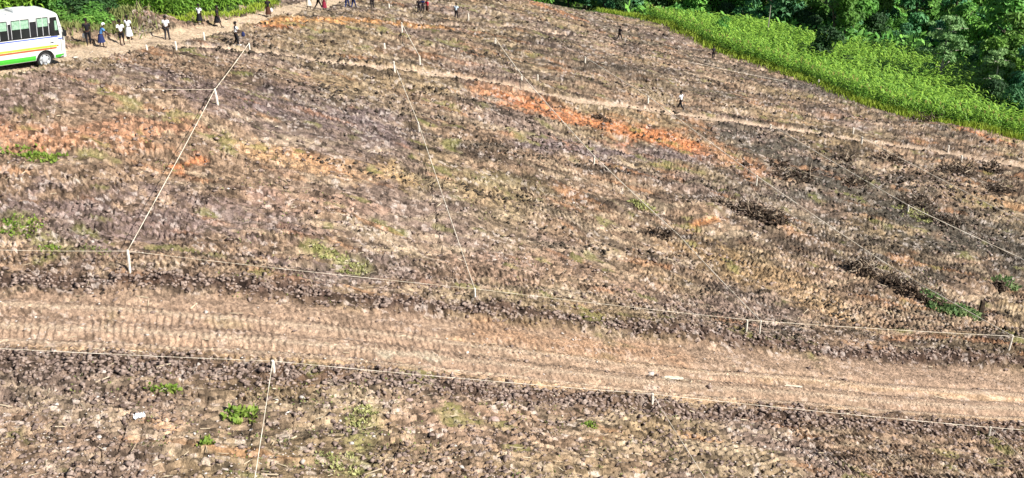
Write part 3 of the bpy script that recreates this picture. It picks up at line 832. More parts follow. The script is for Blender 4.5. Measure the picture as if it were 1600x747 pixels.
MZta = [tassel(1.9 + .15 * i) for i in range(4)]

def fill_rows(poly_w, sp, row, ang):
    P = np.array(poly_w); ca, sa = math.cos(ang), math.sin(ang)
    U = P[:, 0] * ca + P[:, 1] * sa; Wv = -P[:, 0] * sa + P[:, 1] * ca
    uu, ww = np.meshgrid(np.arange(U.min(), U.max(), sp), np.arange(Wv.min(), Wv.max(), row))
    uu = uu.ravel() + rng.normal(0, .12, uu.size); ww = ww.ravel() + rng.normal(0, .07, ww.size)
    x = uu * ca - ww * sa; y = uu * sa + ww * ca
    k = in_poly(x, y, poly_w); return x[k], y[k]
# right field: between clearing edge and woodland
up = [(955,-34),(1000,-20),(1045,-4),(1100,20),(1170,46),(1250,62),(1300,76),(1400,86),(1470,100),(1530,128),(1575,185),(1680,232)]
low = [(945,-18),(965,0),(1000,14),(1050,44),(1110,74),(1180,100),(1260,127),(1340,161),(1430,185),(1560,210),(1700,246)]
def Gcap(px, py, cap=170.0):
    x, y = G(px, py); return (x, y) if y < cap else (x * cap / y, cap)
RF = [Gcap(*p, 170 if p[0] < 1150 else 400) for p in low] + [Gcap(*p, 170 if p[0] < 1150 else 400) for p in up[::-1]]
xr, yr = fill_rows(RF, .62, .85, .35)
# left field(s)
LF = [G(*p) for p in [(186,18),(212,24),(250,30),(287,33),(310,27),(345,21),(400,12),(418,6),(425,-30)]] + [G(180,-30)]
xl, yl = fill_rows(LF, .46, .7, .3)
BF = [G(*p) for p in [(-120,40),(0,26),(60,22),(88,18),(92,-30),(-120,-30)]]
xb, yb = fill_rows(BF, .42, .6, .1)
print('MAIZE', len(xr), len(xl), len(xb))
def stuff_maize(name, x, y, label, m):
    VV = []; FF = []; b0 = 0
    for i in range(4):
        sel = np.arange(len(x)) % 4 == i
        xs_, ys_ = x[sel], y[sel]; k = len(xs_)
        if not k: continue
        v, f = MZ[i]; a = rng.uniform(0, 6.28, k); s = rng.uniform(.65, 1.2, k); ca, sa = np.cos(a), np.sin(a)
        X_ = (v[None, :, 0] * ca[:, None] - v[None, :, 1] * sa[:, None]) * s[:, None] * 1.35 + xs_[:, None]
        Y2 = (v[None, :, 0] * sa[:, None] + v[None, :, 1] * ca[:, None]) * s[:, None] * 1.35 + ys_[:, None]
        Z_ = v[None, :, 2] * s[:, None] + base_z(xs_, ys_)[:, None]
        VV.append(np.stack([X_, Y2, Z_], -1).reshape(-1, 3)); FF.append((f[None] + (np.arange(k) * len(v))[:, None, None]).reshape(-1, 4) + b0); b0 += k * len(v)
    return tag(mesh_np(name, np.vstack(VV), np.vstack(FF), m), label, 'maize', kind='stuff')
# the plants standing largest in view are individual: nearest front rows of the left plot and the edge of the right field
front = np.array([G(*p) for p in [(186,18),(212,24),(250,30),(287,33),(310,27),(345,21),(400,12),(418,6)]])
dl = seg_dist(xl, yl, [tuple(p) for p in front]); order = np.argsort(dl); ind = order[:190]; rest = order[190:]
frontr = [Gcap(*p) for p in low]; dr = seg_dist(xr, yr, frontr) + np.hypot(xr, yr) * .01; orr = np.argsort(dr); indr = orr[:110]; restr = orr[110:]
def one_maize(x, y, label, group):
    k = random.randrange(4)
    o = empty('maize_plant', (x, y, float(base_z(x, y)) + float(detail_z(np.array([x]), np.array([y]), None, False)[0]) * .5), random.uniform(0, 6.28), label, 'maize plant', group)
    s = random.uniform(.85, 1.12); o.scale = (s * 1.1, s * 1.1, s)
    for nm, me in (('stem_and_leaves', MZme[k]), ('tassel', MZta[k])):
        c = bpy.data.objects.new(nm, me); COL.objects.link(c); c.parent = o
for i in ind: one_maize(float(xl[i]), float(yl[i]), 'bright maize plant in the front rows of the upper left plot', 'maize plants in the front rows of the upper left plot')
for i in indr: one_maize(float(xr[i]), float(yr[i]), 'maize plant on the lower edge of the field at upper right', 'maize plants on the lower edge of the right field')
stuff_maize('maize_crop', xl[rest], yl[rest], 'dense bright green maize behind the front rows at top left', maizes)
stuff_maize('maize_crop', xr[restr], yr[restr], 'dense yellow green maize filling the strip below the woodland', maizes)
stuff_maize('maize_crop', xb, yb, 'light green maize rising behind the bus roof', maizes)
# weedy verge of tall grass on clearing edges
def grass_patch(name, pts_w, n, h, m, label, spread=.7, kindv='stuff', cat='grass'):
    pts_w = np.array(pts_w); seg = rng.integers(0, len(pts_w) - 1, n) if len(pts_w) > 1 else np.zeros(n, int)
    t = rng.random(n)[:, None]; P = (pts_w[seg] * (1 - t) + pts_w[np.minimum(seg + 1, len(pts_w) - 1)] * t) + rng.normal(0, spread, (n, 2)) * np.array([1, .7])
    x, y = P[:, 0], P[:, 1]; z = gzv(x, y, False) + .03
    a = rng.uniform(0, 6.28, n); hh = h * rng.uniform(.5, 1.3, n); w = .03 + .02 * rng.random(n); lean = rng.normal(0, .35, (n, 2)) * hh[:, None]
    dx_, dy_ = np.cos(a) * w, np.sin(a) * w
    V = np.stack([np.stack([x - dx_, y - dy_, z], -1), np.stack([x + dx_, y + dy_, z], -1), np.stack([x + lean[:, 0] * .5 + dx_, y + lean[:, 1] * .5 + dy_, z + hh * .6], -1),
                  np.stack([x + lean[:, 0] * .5 - dx_, y + lean[:, 1] * .5 - dy_, z + hh * .6], -1), np.stack([x + lean[:, 0], y + lean[:, 1], z + hh], -1)], 1)
    b0 = np.arange(n)[:, None] * 5
    return tag(mesh_np(name, V.reshape(-1, 3), [b0 + np.array([0, 1, 2, 3]), b0 + np.array([3, 2, 4])], m), label, cat, kind=kindv)
weedm = mat('weed_green', (.20, .30, .03), rough=.6, color2=(.36, .44, .06), scale=1.5, translucent=.3)
weedd = mat('weed_dull', (.13, .17, .05), rough=.7, color2=(.27, .28, .10), scale=1.5, translucent=.2)
grass_patch('tall_grass', [Gcap(*p) for p in low], 9000, .7, weedm, 'weedy tall grass fringing the right maize field', .8)
grass_patch('tall_grass', [G(*p) for p in [(-60,34),(60,40),(105,58),(150,52),(185,38),(200,22)]], 5000, .55, weedd, 'rank weeds on the slope between bus and earth heap', 1.1)
grass_patch('tall_grass', [G(*p) for p in [(240,32),(285,38),(345,26),(400,16),(430,6)]], 2200, .4, weedm, 'low weeds along the foot of the left maize', .35)
# low scattered weeds over the soil, dull olive
Xw, Yw = scatter(5200); mk = masks(Xw, Yw)
okw = (fbm(Xw * .18, Yw * .18, 610, 3) > .07) & (mk['road'] < .3) & (mk['track'] < .5) & ~in_poly(Xw, Yw, FIELD)
Xw, Yw = Xw[okw], Yw[okw]; n = len(Xw)
P = np.stack([Xw, Yw], -1)
def tuft_mass(name, P, per, spread, h, m, label, cat='grass', kindv='stuff', loc=None):
    Q = np.repeat(P, per, 0) + np.clip(rng.normal(0, spread, (len(P) * per, 2)), -1.6 * spread, 1.6 * spread); x, y = Q[:, 0], Q[:, 1]; n = len(x); z = gzv(x, y, True) + .02
    d = rng.normal(size=(n, 3)); d[:, 2] = np.abs(d[:, 2]) + .3; d /= np.linalg.norm(d, axis=1)[:, None]; s = (h * rng.uniform(.5, 1.3, n))[:, None]
    sd_ = np.cross(d, rng.normal(size=(n, 3))); sd_ /= np.linalg.norm(sd_, axis=1)[:, None]
    A0 = np.stack([x, y, z], -1); V = np.stack([A0, A0 + d * s * .55 + sd_ * s * .28, A0 + d * s, A0 + d * s * .55 - sd_ * s * .28], 1).reshape(-1, 3)
    c = np.array([0, 0, 0.]) if loc is None else np.array(loc)
    o = mesh_np(name, V - c, np.arange(n * 4).reshape(-1, 4), m)
    if loc is not None: o.location = loc
    return tag(o, label, cat, kind=kindv)
tuft_mass('sparse_weeds', P, 4, .12, .10, weedd, 'tiny dull weeds thinly scattered over the turned soil')
# distinct green plants
def weed_px(px, py, rx, ry, n, h, m, label, name='weed_clump', cat='weeds'):
    x, y = G(px, py); P = np.stack([rng.normal(x, rx, n), rng.normal(y, ry, n)], -1)
    dv = (P - [x, y]) / [rx, ry]; rr_ = np.linalg.norm(dv, axis=1)[:, None]; P = np.array([x, y]) + dv * np.minimum(1, 1.7 / np.maximum(rr_, .01)) * [rx, ry]
    tuft_mass(name, P, 7, .09, h, m, label, cat, 'stuff' if m in (weedm, weedd, olivew) or n > 60 and name == 'weed_clump' else None, (x, y, gz(x, y)))
vivid = mat('weed_vivid', (.13, .24, .03), rough=.6, color2=(.30, .37, .08), scale=2, translucent=.35)
blueg = mat('weed_fresh', (.06, .14, .04), rough=.6, color2=(.27, .36, .15), scale=2, translucent=.3)
olivew = mat('weed_olive', (.22, .24, .08), rough=.7, color2=(.46, .45, .20), scale=2, translucent=.2)
weed_px(60, 250, .9, .35, 48, .22, vivid, 'bright green weed patch at far left below the orange streak')
weed_px(35, 365, .5, .55, 45, .16, vivid, 'thin yellow green weeds near the left edge')
weed_px(80, 400, .22, .15, 14, .14, vivid, 'tiny green weed right above the left end of the road string')
weed_px(515, 402, .55, .35, 40, .14, olivew, 'olive weeds left of the second long string, above the road bank')
weed_px(555, 430, .4, .25, 30, .14, olivew, 'olive weeds just above the road bank, right of the other olive patch')
weed_px(258, 612, .30, .14, 22, .17, vivid, 'small yellow green plant below the road, left of the leafy one')
weed_px(376, 650, .30, .26, 24, .24, vivid, 'leafy bright green plant beside the string at lower left', 'leafy_plant', 'plant')
weed_px(323, 700, .12, .12, 12, .17, vivid, 'tiny green sprout near the bottom, left of the leafy plant', 'sprout', 'plant')
weed_px(566, 650, .22, .45, 34, .13, olivew, 'upright thin green weeds below the road, centre left')
weed_px(525, 725, .5, .4, 40, .12, olivew, 'dull weeds at the bottom edge, left of centre')
weed_px(922, 664, .12, .1, 10, .14, vivid, 'tiny green sprout below the road, right of centre', 'sprout', 'plant')
weed_px(1005, 325, .55, .28, 34, .24, olivew, 'blue green weeds on the edge of the dark root hole')
weed_px(1455, 470, .5, .3, 50, .30, blueg, 'fresh green leaves at the upper end of the branch heap')
weed_px(1490, 492, 1.0, .45, 110, .32, blueg, 'fresh green leafy boughs lying beside the fourth long string', 'fallen_boughs', 'branches')
weed_px(1570, 448, .5, .4, 36, .3, blueg, 'green leaves by the right edge above the black stump')
weed_px(1425, 338, .9, .7, 50, .2, olivew, 'mossy green weeds on the dark grey debris')
weed_px(150, 405, .5, .3, 16, .12, weedd, 'thin dull weeds above the string at left')
weed_px(860, 60, 1.0, .5, 24, .12, weedd, 'dull weeds near the top, right of the third string head')

# ------------------------------------------------------------------ root heaps, stumps, debris
rootm = mat('root_dark', (.022, .016, .012), rough=1, color2=(.085, .06, .042), scale=4)
rootp = mat('root_pale', (.22, .17, .12), rough=1, color2=(.40, .33, .25), scale=4)
def lumpmesh(n, rx, ry, rz, smin, smax, seed):
    r_ = random.Random(seed); m = MB()
    for i in range(n):
        a = r_.uniform(0, 6.28); q = math.sqrt(r_.random()); cx, cy = q * rx * math.cos(a), q * ry * math.sin(a); cz = rz * (1 - q * q) * r_.random() + .03
        s = r_.uniform(smin, smax); vs_ = [Vector(v) * s * r_.uniform(.6, 1.3) + Vector((cx, cy, cz)) for v in [(1,0,0),(-1,0,0),(0,1,0),(0,-1,0),(0,0,.8),(0,0,-.8)]]
        m.add(vs_, [(0,2,4),(2,1,4),(1,3,4),(3,0,4),(2,0,5),(1,2,5),(3,1,5),(0,3,5)])
    return m
def brush(px, py, rx, ry, rz, n, label, rz_ang=0, name='brush_heap', pale=.3, cat='brush heap', lumps=60, ls=.16):
    rx *= 1.25; ry *= 1.3; rz *= 1.8; n = int(n * 1.5); ls *= 1.25
    x, y = G(px, py); o = empty(name, (x, y, gz(x, y) - .05), rz_ang, label, cat)
    r_ = random.Random(int(px * 7 + py)); m = MB(); mp = MB()
    for i in range(n):
        a = r_.uniform(0, 6.28); q = math.sqrt(r_.random()); p = Vector((q * rx * math.cos(a), q * ry * math.sin(a), r_.uniform(0, rz * .7)))
        d = Vector((r_.gauss(0, 1) * rx, r_.gauss(0, 1) * ry, abs(r_.gauss(0, .5)) * rz * 1.2)).normalized(); L_ = r_.uniform(.2, .9) * min(1.6, max(rx, ry)); pts = [p]
        for k in range(4):
            d = (d + Vector((r_.gauss(0, .35), r_.gauss(0, .35), r_.gauss(0, .3)))).normalized(); p = p + d * L_ / 4; pts.append(p)
        w = r_.uniform(.018, .055); (mp if r_.random() < pale else m).tube(pts, [w, w * .9, w * .7, w * .5, w * .25], 5)
    m.build('roots', rootm, o)
    if mp.v: mp.build('dry_twigs', rootp, o)
    lumpmesh(lumps, rx, ry, rz * .8, ls * .4, ls, int(px)).build('soil_mass', rootm if pale < .6 else clodm, o)
    return o
brush(1165, 343, 2.1, .75, .75, 110, 'long heap of uprooted roots and red soil in mid slope', -.35, 'root_heap', .3, 'root heap', 150, .2)
brush(1205, 352, .9, .5, .6, 50, 'dark root tangle at the right end of the long root heap', -.2, 'root_heap', .15, 'root heap', 50)
brush(1030, 372, .8, .35, .45, 40, 'small dark root heap left of the long one', -.2, 'root_heap', .2, 'root heap', 40)
brush(1345, 432, .8, .5, .8, 55, 'tangle of grey roots at the upper end of the dark branch heap', -.4, 'brush_heap', .5)
brush(1395, 455, 1.5, .35, .5, 60, 'long dark branch heap above the green boughs', -.65, 'brush_heap', .15, 'brush heap', 90)
brush(1450, 478, .9, .35, .5, 40, 'dark branch heap mixed with the green boughs', -.6, 'brush_heap', .2, 'brush heap', 40)
brush(1240, 285, 1.3, .8, .5, 45, 'dark twiggy heap at mid right, under the tip of the footpath bend', 0, 'brush_heap', .2, 'brush heap', 60)
brush(1215, 262, .9, .6, .5, 30, 'small dark heap just right of the orange scar', 0, 'brush_heap', .2, 'brush heap', 40)
brush(1380, 250, 1.5, .7, .55, 45, 'dark scrub heap below the footpath stakes', 0, 'brush_heap', .25)
brush(1490, 275, 1.4, .7, .8, 55, 'dark scrub heap with upright twigs at far right slope', 0, 'brush_heap', .25)
brush(1548, 272, .8, .5, 1.0, 40, 'spiky scrub heap nearest the right edge of the footpath', 0, 'brush_heap', .2)
brush(1425, 325, 1.6, .8, .6, 55, 'dark scrub heap beside the stake in the grey debris', 0, 'brush_heap', .2)
brush(1470, 350, 1.2, .6, .5, 45, 'dark scrub heap right of the stake in the grey debris', 0, 'brush_heap', .2)
brush(1330, 290, 1.4, .7, .45, 40, 'low grey scrub heap in the middle of the dark debris', 0, 'brush_heap', .3)
brush(1555, 300, 1.2, .6, .5, 35, 'low grey scrub heap at the right edge', 0, 'brush_heap', .3)
brush(1395, 165, 1.2, .7, .5, 30, 'dark scrub heap close below the maize field', 0, 'brush_heap', .2)
brush(1445, 190, 1.3, .6, .6, 35, 'black scrub heap below the right part of the maize', 0, 'brush_heap', .1)
brush(1360, 150, .9, .5, .5, 26, 'small dark scrub heap touching the maize edge', 0, 'brush_heap', .1)
brush(935, 187, .8, .35, .3, 26, 'small dark brush heap lying in the orange scar', 0, 'brush_heap', .2, 'brush heap', 20)
brush(1310, 250, 1.0, .5, .4, 30, 'small grey scrub heap left of the footpath stakes', 0, 'brush_heap', .3)
brush(215, 34, .8, .6, .7, 30, 'dark rooty mass on top of the earth heap', 0, 'brush_heap', .2)
brush(1560, 455, .5, .4, .5, 24, 'small twiggy heap at the right edge above the black stump', 0, 'brush_heap', .4)
def stump(px, py, r, h, label, m_=None):
    x, y = G(px, py); o = empty('tree_stump', (x, y, gz(x, y) - .05), random.uniform(0, 6), label, 'stump')
    m = MB(); n = 9; vs_ = []
    ra = [random.uniform(.8, 1.2) for _ in range(n)]
    for i, (zz, s) in enumerate([(-.1, 1.5), (.12 * h, 1.1), (h * .6, .9), (h, .8)]):
        for k in range(n):
            a = 2 * math.pi * k / n; vs_.append((math.cos(a) * r * s * ra[k], math.sin(a) * r * s * ra[k], zz + (random.uniform(-.12, .12) * h if i == 3 else 0)))
    m.add(vs_, [(i * n + k, i * n + (k + 1) % n, (i + 1) * n + (k + 1) % n, (i + 1) * n + k) for i in range(3) for k in range(n)] + [tuple(3 * n + k for k in range(n))])
    m.build('wood', m_ or rootm, o)
    q = MB()
    for i in range(7):
        a = i * .9 + random.random() * .4; q.tube([(math.cos(a) * r * .7, math.sin(a) * r * .7, .15 * h), (math.cos(a) * r * 1.9, math.sin(a) * r * 1.9, .04), (math.cos(a) * r * 2.8, math.sin(a) * r * 2.8, -.05)], [r * .28, r * .18, .02], 5)
    q.build('root', m_ or rootm, o)
stump(1530, 500, .20, 1.25, 'tall black charred stump right of the green boughs')
stump(505, 66, .22, .35, 'dark stump below the orange soil near the top, left of its twin'.replace(', left of its twin', ', left one of the pair'))
stump(520, 68, .22, .32, 'dark stump below the orange soil near the top, right one of the pair')
stump(480, 41, .18, .28, 'small dark stump on the orange soil below the track')
stump(178, 50, .30, .75, 'blackened stump on the verge behind the seated woman')
stump(1165, 262, .30, .42, 'dark stump at the lower tip of the orange scar')
stump(905, 178, .2, .22, 'low dark stump at the left of the brush in the orange scar')
stump(1032, 72, .25, .3, 'small dark stump on the faint upper path, right of the lone walker')
stump(288, 90, .35, .25, 'low dark stump under the start of the footpath')
stump(818, 303, .22, .3, 'reddish brown stump in the middle of the slope')
stump(1468, 462, .14, .5, 'thin broken stump beside the fourth string, above the boughs', rootp)
stump(160, 462, .14, .2, 'little dark stump on the upper road bank at left')
stump(1005, 718, .2, .16, 'low dark stump under the road, lower right of centre')
stump(1240, 676, .2, .16, 'low dark stump below the road at right')
def rock(px, py, s, label, m_, flat=.55, ang=0):
    bm = bmesh.new(); bmesh.ops.create_icosphere(bm, subdivisions=2, radius=1)
    r_ = random.Random(px + py)
    for v in bm.verts:
        v.co *= r_.uniform(.82, 1.12); v.co.x *= s[0]; v.co.y *= s[1]; v.co.z *= s[2]
    me = bpy.data.meshes.new('rock'); bm.to_mesh(me); bm.free(); me.materials.append(m_)
    x, y = G(px, py); o = bpy.data.objects.new('rock', me); COL.objects.link(o); o.location = (x, y, gz(x, y, True) + s[2] * .3); o.rotation_euler = (0, 0, ang)
    tag(o, label, 'rock')
rockm = mat('rock', (.30, .20, .17), rough=1, color2=(.42, .32, .28), scale=3)
rock(772, 655, (.24, .18, .16), 'large brown boulder in the clods below the road', rockm)
rock(790, 618, (.10, .08, .07), 'small tan stone in the clods between boulder and road', rockm)
rock(640, 628, (.14, .1, .08), 'small brown stone left of the large boulder', rockm)
rock(163, 588, (.10, .08, .06), 'small pale stone among the clods under the left part of the road', palem)
rock(352, 735, (.13, .1, .06), 'flat white stone near the bottom edge, left of the string', palem)
rock(155, 685, (.10, .09, .06), 'round white stone in the lower left corner area', palem)
rock(146, 388, (.10, .09, .07), 'white stone above the left end of the road string', palem)
rock(896, 318, (.10, .09, .10), 'small white stone in the middle of the slope', palem)
rock(1212, 556, (.10, .09, .06), 'small white stone on the upper edge of the wide road', palem)
rock(1250, 522, (.11, .09, .07), 'pale stone under the string right of the third string end', palem)
# litter and flat slabs
plastic = mat('plastic_bag', (.70, .76, .84), rough=.4, color2=(.85, .88, .92), scale=4, spec=.5)
def sheet(name, px, py, w, d, label, m_, cat, ang=0, h=.06, seed=0):
    r_ = random.Random(seed); n = 9; m = MB(); x, y = G(px, py); vs_ = []
    for i in range(n):
        for j in range(n):
            u, v = (i / (n - 1) - .5), (j / (n - 1) - .5); k = 1 - .35 * r_.random() * (abs(u) + abs(v))
            vs_.append((u * w * k, v * d * k, r_.random() * h + .02))
    nb = len(vs_); vs_ += [(a, b_, c - .012) for a, b_, c in vs_]
    f = [(i * n + j, (i + 1) * n + j, (i + 1) * n + j + 1, i * n + j + 1) for i in range(n - 1) for j in range(n - 1)]
    f += [tuple(nb + q for q in t_[::-1]) for t_ in f]
    m.add(vs_, f); o = m.build(name, m_, loc=(x, y, gz(x, y, True))); o.rotation_euler = (0, 0, ang); tag(o, label, cat)
sheet('plastic_bag', 218, 656, .42, .30, 'crumpled white plastic scrap on the soil at lower left', plastic, 'litter', .4, .14, 1)
slab = mat('pale_board', (.50, .42, .32), rough=.9, color2=(.66, .58, .46), scale=3)
sheet('pale_board', 1052, 594, .95, .32, 'pale flat board lying on the wide road, right of centre', slab, 'board', -.1, .03, 2)
sheet('pale_board', 1240, 604, .95, .16, 'narrow pale board lying on the right part of the road', slab, 'board', -.15, .03, 3)
sheet('pale_board', 1120, 20, .1, .1, 'x', slab, 'board') if False else None
def log(px0, py0, px1, py1, r, label, m_=rootp):
    a = off(px0, py0, r * .8); b_ = off(px1, py1, r * .8); c = (a + b_) / 2; m = MB()
    mid = (a + b_) / 2 + Vector((random.uniform(-.05, .05), random.uniform(-.05, .05), .03))
    m.tube([a - c, mid - c, b_ - c], [r, r * .85, r * .6], 7)
    tag(m.build('fallen_branch', m_, loc=c), label, 'branch')
log(850, 425, 845, 450, .03, 'short pale branch left of the watermarked middle'.replace('left of the watermarked middle', 'lying right of the second string near the road')) if False else None
log(402, 440, 416, 400, .035, 'pale bent branch standing out of soil above the road bank at left')
log(1290, 405, 1315, 425, .03, 'short pale branch between root heap and branch heap')
log(1440, 440, 1452, 425, .03, 'short pale branch above the fourth string at right')
log(655, 153, 700, 157, .05, 'pale branch lying right of the second string, just under the footpath') 
log(765, 172, 805, 176, .05, 'pale branch lying left of the orange scar')
log(270, 640, 250, 665, .03, 'pale branch below the road, left of the leafy plant')
log(1215, 700, 1245, 745, .05, 'thick pale branch at the bottom edge, lower right')
log(1590, 410, 1480, 345, .04, 'long dead branch across the grey debris at right', rootm)

# ------------------------------------------------------------------ minibus
x_r, y_r = G(4, 116); x_f, y_f = G(72, 107)
head = math.atan2(y_f - y_r, x_f - x_r)
paint = mat('white_paint', (.50, .50, .46), rough=.35, color2=(.64, .67, .67), scale=1.1, spec=.5)
green = mat('green_stripe', (.06, .42, .04), rough=.35, var=.08, scale=2, spec=.5)
lime = mat('lime_stripe', (.34, .60, .05), rough=.35, var=.06, scale=2, spec=.5)
redb = mat('red_brown_stripe', (.36, .10, .035), rough=.35, var=.1, scale=2, spec=.5)
blue = mat('blue_line', (.05, .10, .42), rough=.35, var=.05, scale=2, spec=.5)
dark = mat('dark_trim', (.015, .015, .018), rough=.5, var=.2, scale=4)
glass = mat('tinted_glass', (.008, .012, .014), rough=.06, var=.2, scale=2, spec=.8)
curt = mat('pale_green_curtain', (.16, .30, .20), rough=.7, color2=(.28, .42, .32), scale=9)  # pale green panels laid over the upper part of the panes
tyre = mat('tyre_rubber', (.02, .02, .02), rough=.9, var=.2, scale=8)
rimm = mat('grey_rim', (.50, .52, .54), rough=.4, var=.12, scale=8, metallic=.3)
lampm = mat('lamp_lens', (.75, .75, .7), rough=.15, var=.05, scale=3, spec=.8)
amber = mat('amber_lens', (.7, .18, .02), rough=.25, var=.05, scale=3)
plate = mat('number_plate', (.75, .72, .60), rough=.5, var=.05, scale=3)
BL0, BL1 = -5.6, 1.12        # rear and front ends measured from the front axle
WB = 3.85; BW = 1.04
bus = empty('minibus', (0, 0, 0), 0, 'white minibus with green and red brown stripes parked on the dirt track', 'bus')
axf = Vector((x_f, y_f, 0))
left = Vector((-math.sin(head), math.cos(head), 0))
def bus_sec(t_):
    """half width / floor / roof scale along the length, t in metres"""
    f = max(0, (t_ - (BL1 - .55)) / .55); rr_ = max(0, ((BL0 + .4) - t_) / .4)
    return f, rr_
def ring(t_):
    f, rr_ = bus_sec(t_)
    wsc = 1 - .10 * f ** 3 - .08 * rr_ ** 2
    top = 2.75 - .07 * f ** 2 - .10 * rr_ ** 2
    bot = .38 + .05 * f
    pr = [(.0, bot), (.80, bot), (.96, bot + .06), (1.0, bot + .22), (1.0, 1.18), (.99, 1.5), (.985, 1.58), (.955, 2.2), (.935, 2.56), (.90, 2.66), (.75, 2.715), (.3, 2.745), (0, 2.75)]
    out = []
    for yw, z in pr:
        if z > 1.58: z = 1.58 + (z - 1.58) * (top - 1.58) / 1.17
        out.append((yw * BW * wsc, z))
    return out
def slant(t_, z):
    """windscreen rake"""
    f, rr_ = bus_sec(t_)
    return t_ - f * max(0, z - 1.5) * .24 + f * max(0, 1.0 - abs(z - .9)) * .06
ts = [BL0, BL0 + .12, BL0 + .4, -4.6, -3.85, -3, -2, -1, 0, .57, .75, .92, 1.04, BL1]
vs_, fs_ = [], []
prof_n = None
for t_ in ts:
    R1 = ring(t_); full = [(slant(t_, z), yy, z) for yy, z in R1] + [(slant(t_, z), -yy, z) for yy, z in R1[-2:0:-1]]
    prof_n = len(full); vs_ += full
for i in range(len(ts) - 1):
    for k in range(prof_n): fs_.append((i * prof_n + k, (i + 1) * prof_n + k, (i + 1) * prof_n + (k + 1) % prof_n, i * prof_n + (k + 1) % prof_n))
fs_ += [tuple(range(prof_n)), tuple((len(ts) - 1) * prof_n + k for k in range(prof_n))[::-1]]
bm_ = MB(); bm_.add(vs_, fs_)
body = bm_.build('body', paint, bus)
bmm = bmesh.new(); bmm.from_mesh(body.data); bmesh.ops.recalc_face_normals(bmm, faces=bmm.faces); bmm.to_mesh(body.data); bmm.free()
# wheel arches cut out of the body
cm = MB()
for ax in (0, -WB):
    for sgn in (-1, 1):
        n = 24; vv = [(ax + .50 * math.cos(2 * math.pi * k / n), sgn * yy, .42 + .50 * math.sin(2 * math.pi * k / n)) for yy in (.55, 1.3) for k in range(n)]
        cm.add(vv, [(k, (k + 1) % n, n + (k + 1) % n, n + k) for k in range(n)] + [tuple(range(n)), tuple(range(n, 2 * n))[::-1]])
cut = cm.build('cut', dark)
bmm = bmesh.new(); bmm.from_mesh(cut.data); bmesh.ops.recalc_face_normals(bmm, faces=bmm.faces); bmm.to_mesh(cut.data); bmm.free()
md = body.modifiers.new('arches', 'BOOLEAN'); md.operation = 'DIFFERENCE'; md.object = cut; md.solver = 'EXACT'
bpy.context.view_layer.update()
dg = bpy.context.evaluated_depsgraph_get()
nm_ = bpy.data.meshes.new_from_object(body.evaluated_get(dg)); body.modifiers.clear(); body.data = nm_
bpy.data.objects.remove(cut)
def side_y(t_, z, sgn, outp=.006):
    R1 = ring(t_)
    for (y0, z0), (y1, z1) in zip(R1[:-1], R1[1:]):
        if z0 <= z <= z1 and z1 > z0: return sgn * (y0 + (y1 - y0) * (z - z0) / (z1 - z0) + outp)
    return sgn * (BW + outp)
def side_panel(t0, t1, z0, z1, sgn, outp, nt=6, skip=None):
    m = MB(); vs2 = []
    for i in range(nt + 1):
        t_ = t0 + (t1 - t0) * i / nt
        for z in (z0, (z0 + z1) / 2, z1):
            for o_ in (outp, outp - .02): vs2.append((slant(t_, z), side_y(t_, z, sgn, o_), z))
    f = []
    for i in range(nt):
        a, b2 = i * 6, (i + 1) * 6
        f += [(a, b2, b2 + 2, a + 2), (a + 2, b2 + 2, b2 + 4, a + 4), (a, a + 1, b2 + 1, b2), (a + 4, b2 + 4, b2 + 5, a + 5)]
    f += [(0, 2, 3, 1), (2, 4, 5, 3), (nt * 6, nt * 6 + 1, nt * 6 + 3, nt * 6 + 2), (nt * 6 + 2, nt * 6 + 3, nt * 6 + 5, nt * 6 + 4)]
    m.add(vs2, f); return m
def merge(ms):
    m = MB()
    for q in ms: m.add(q.v, q.f)
    return m
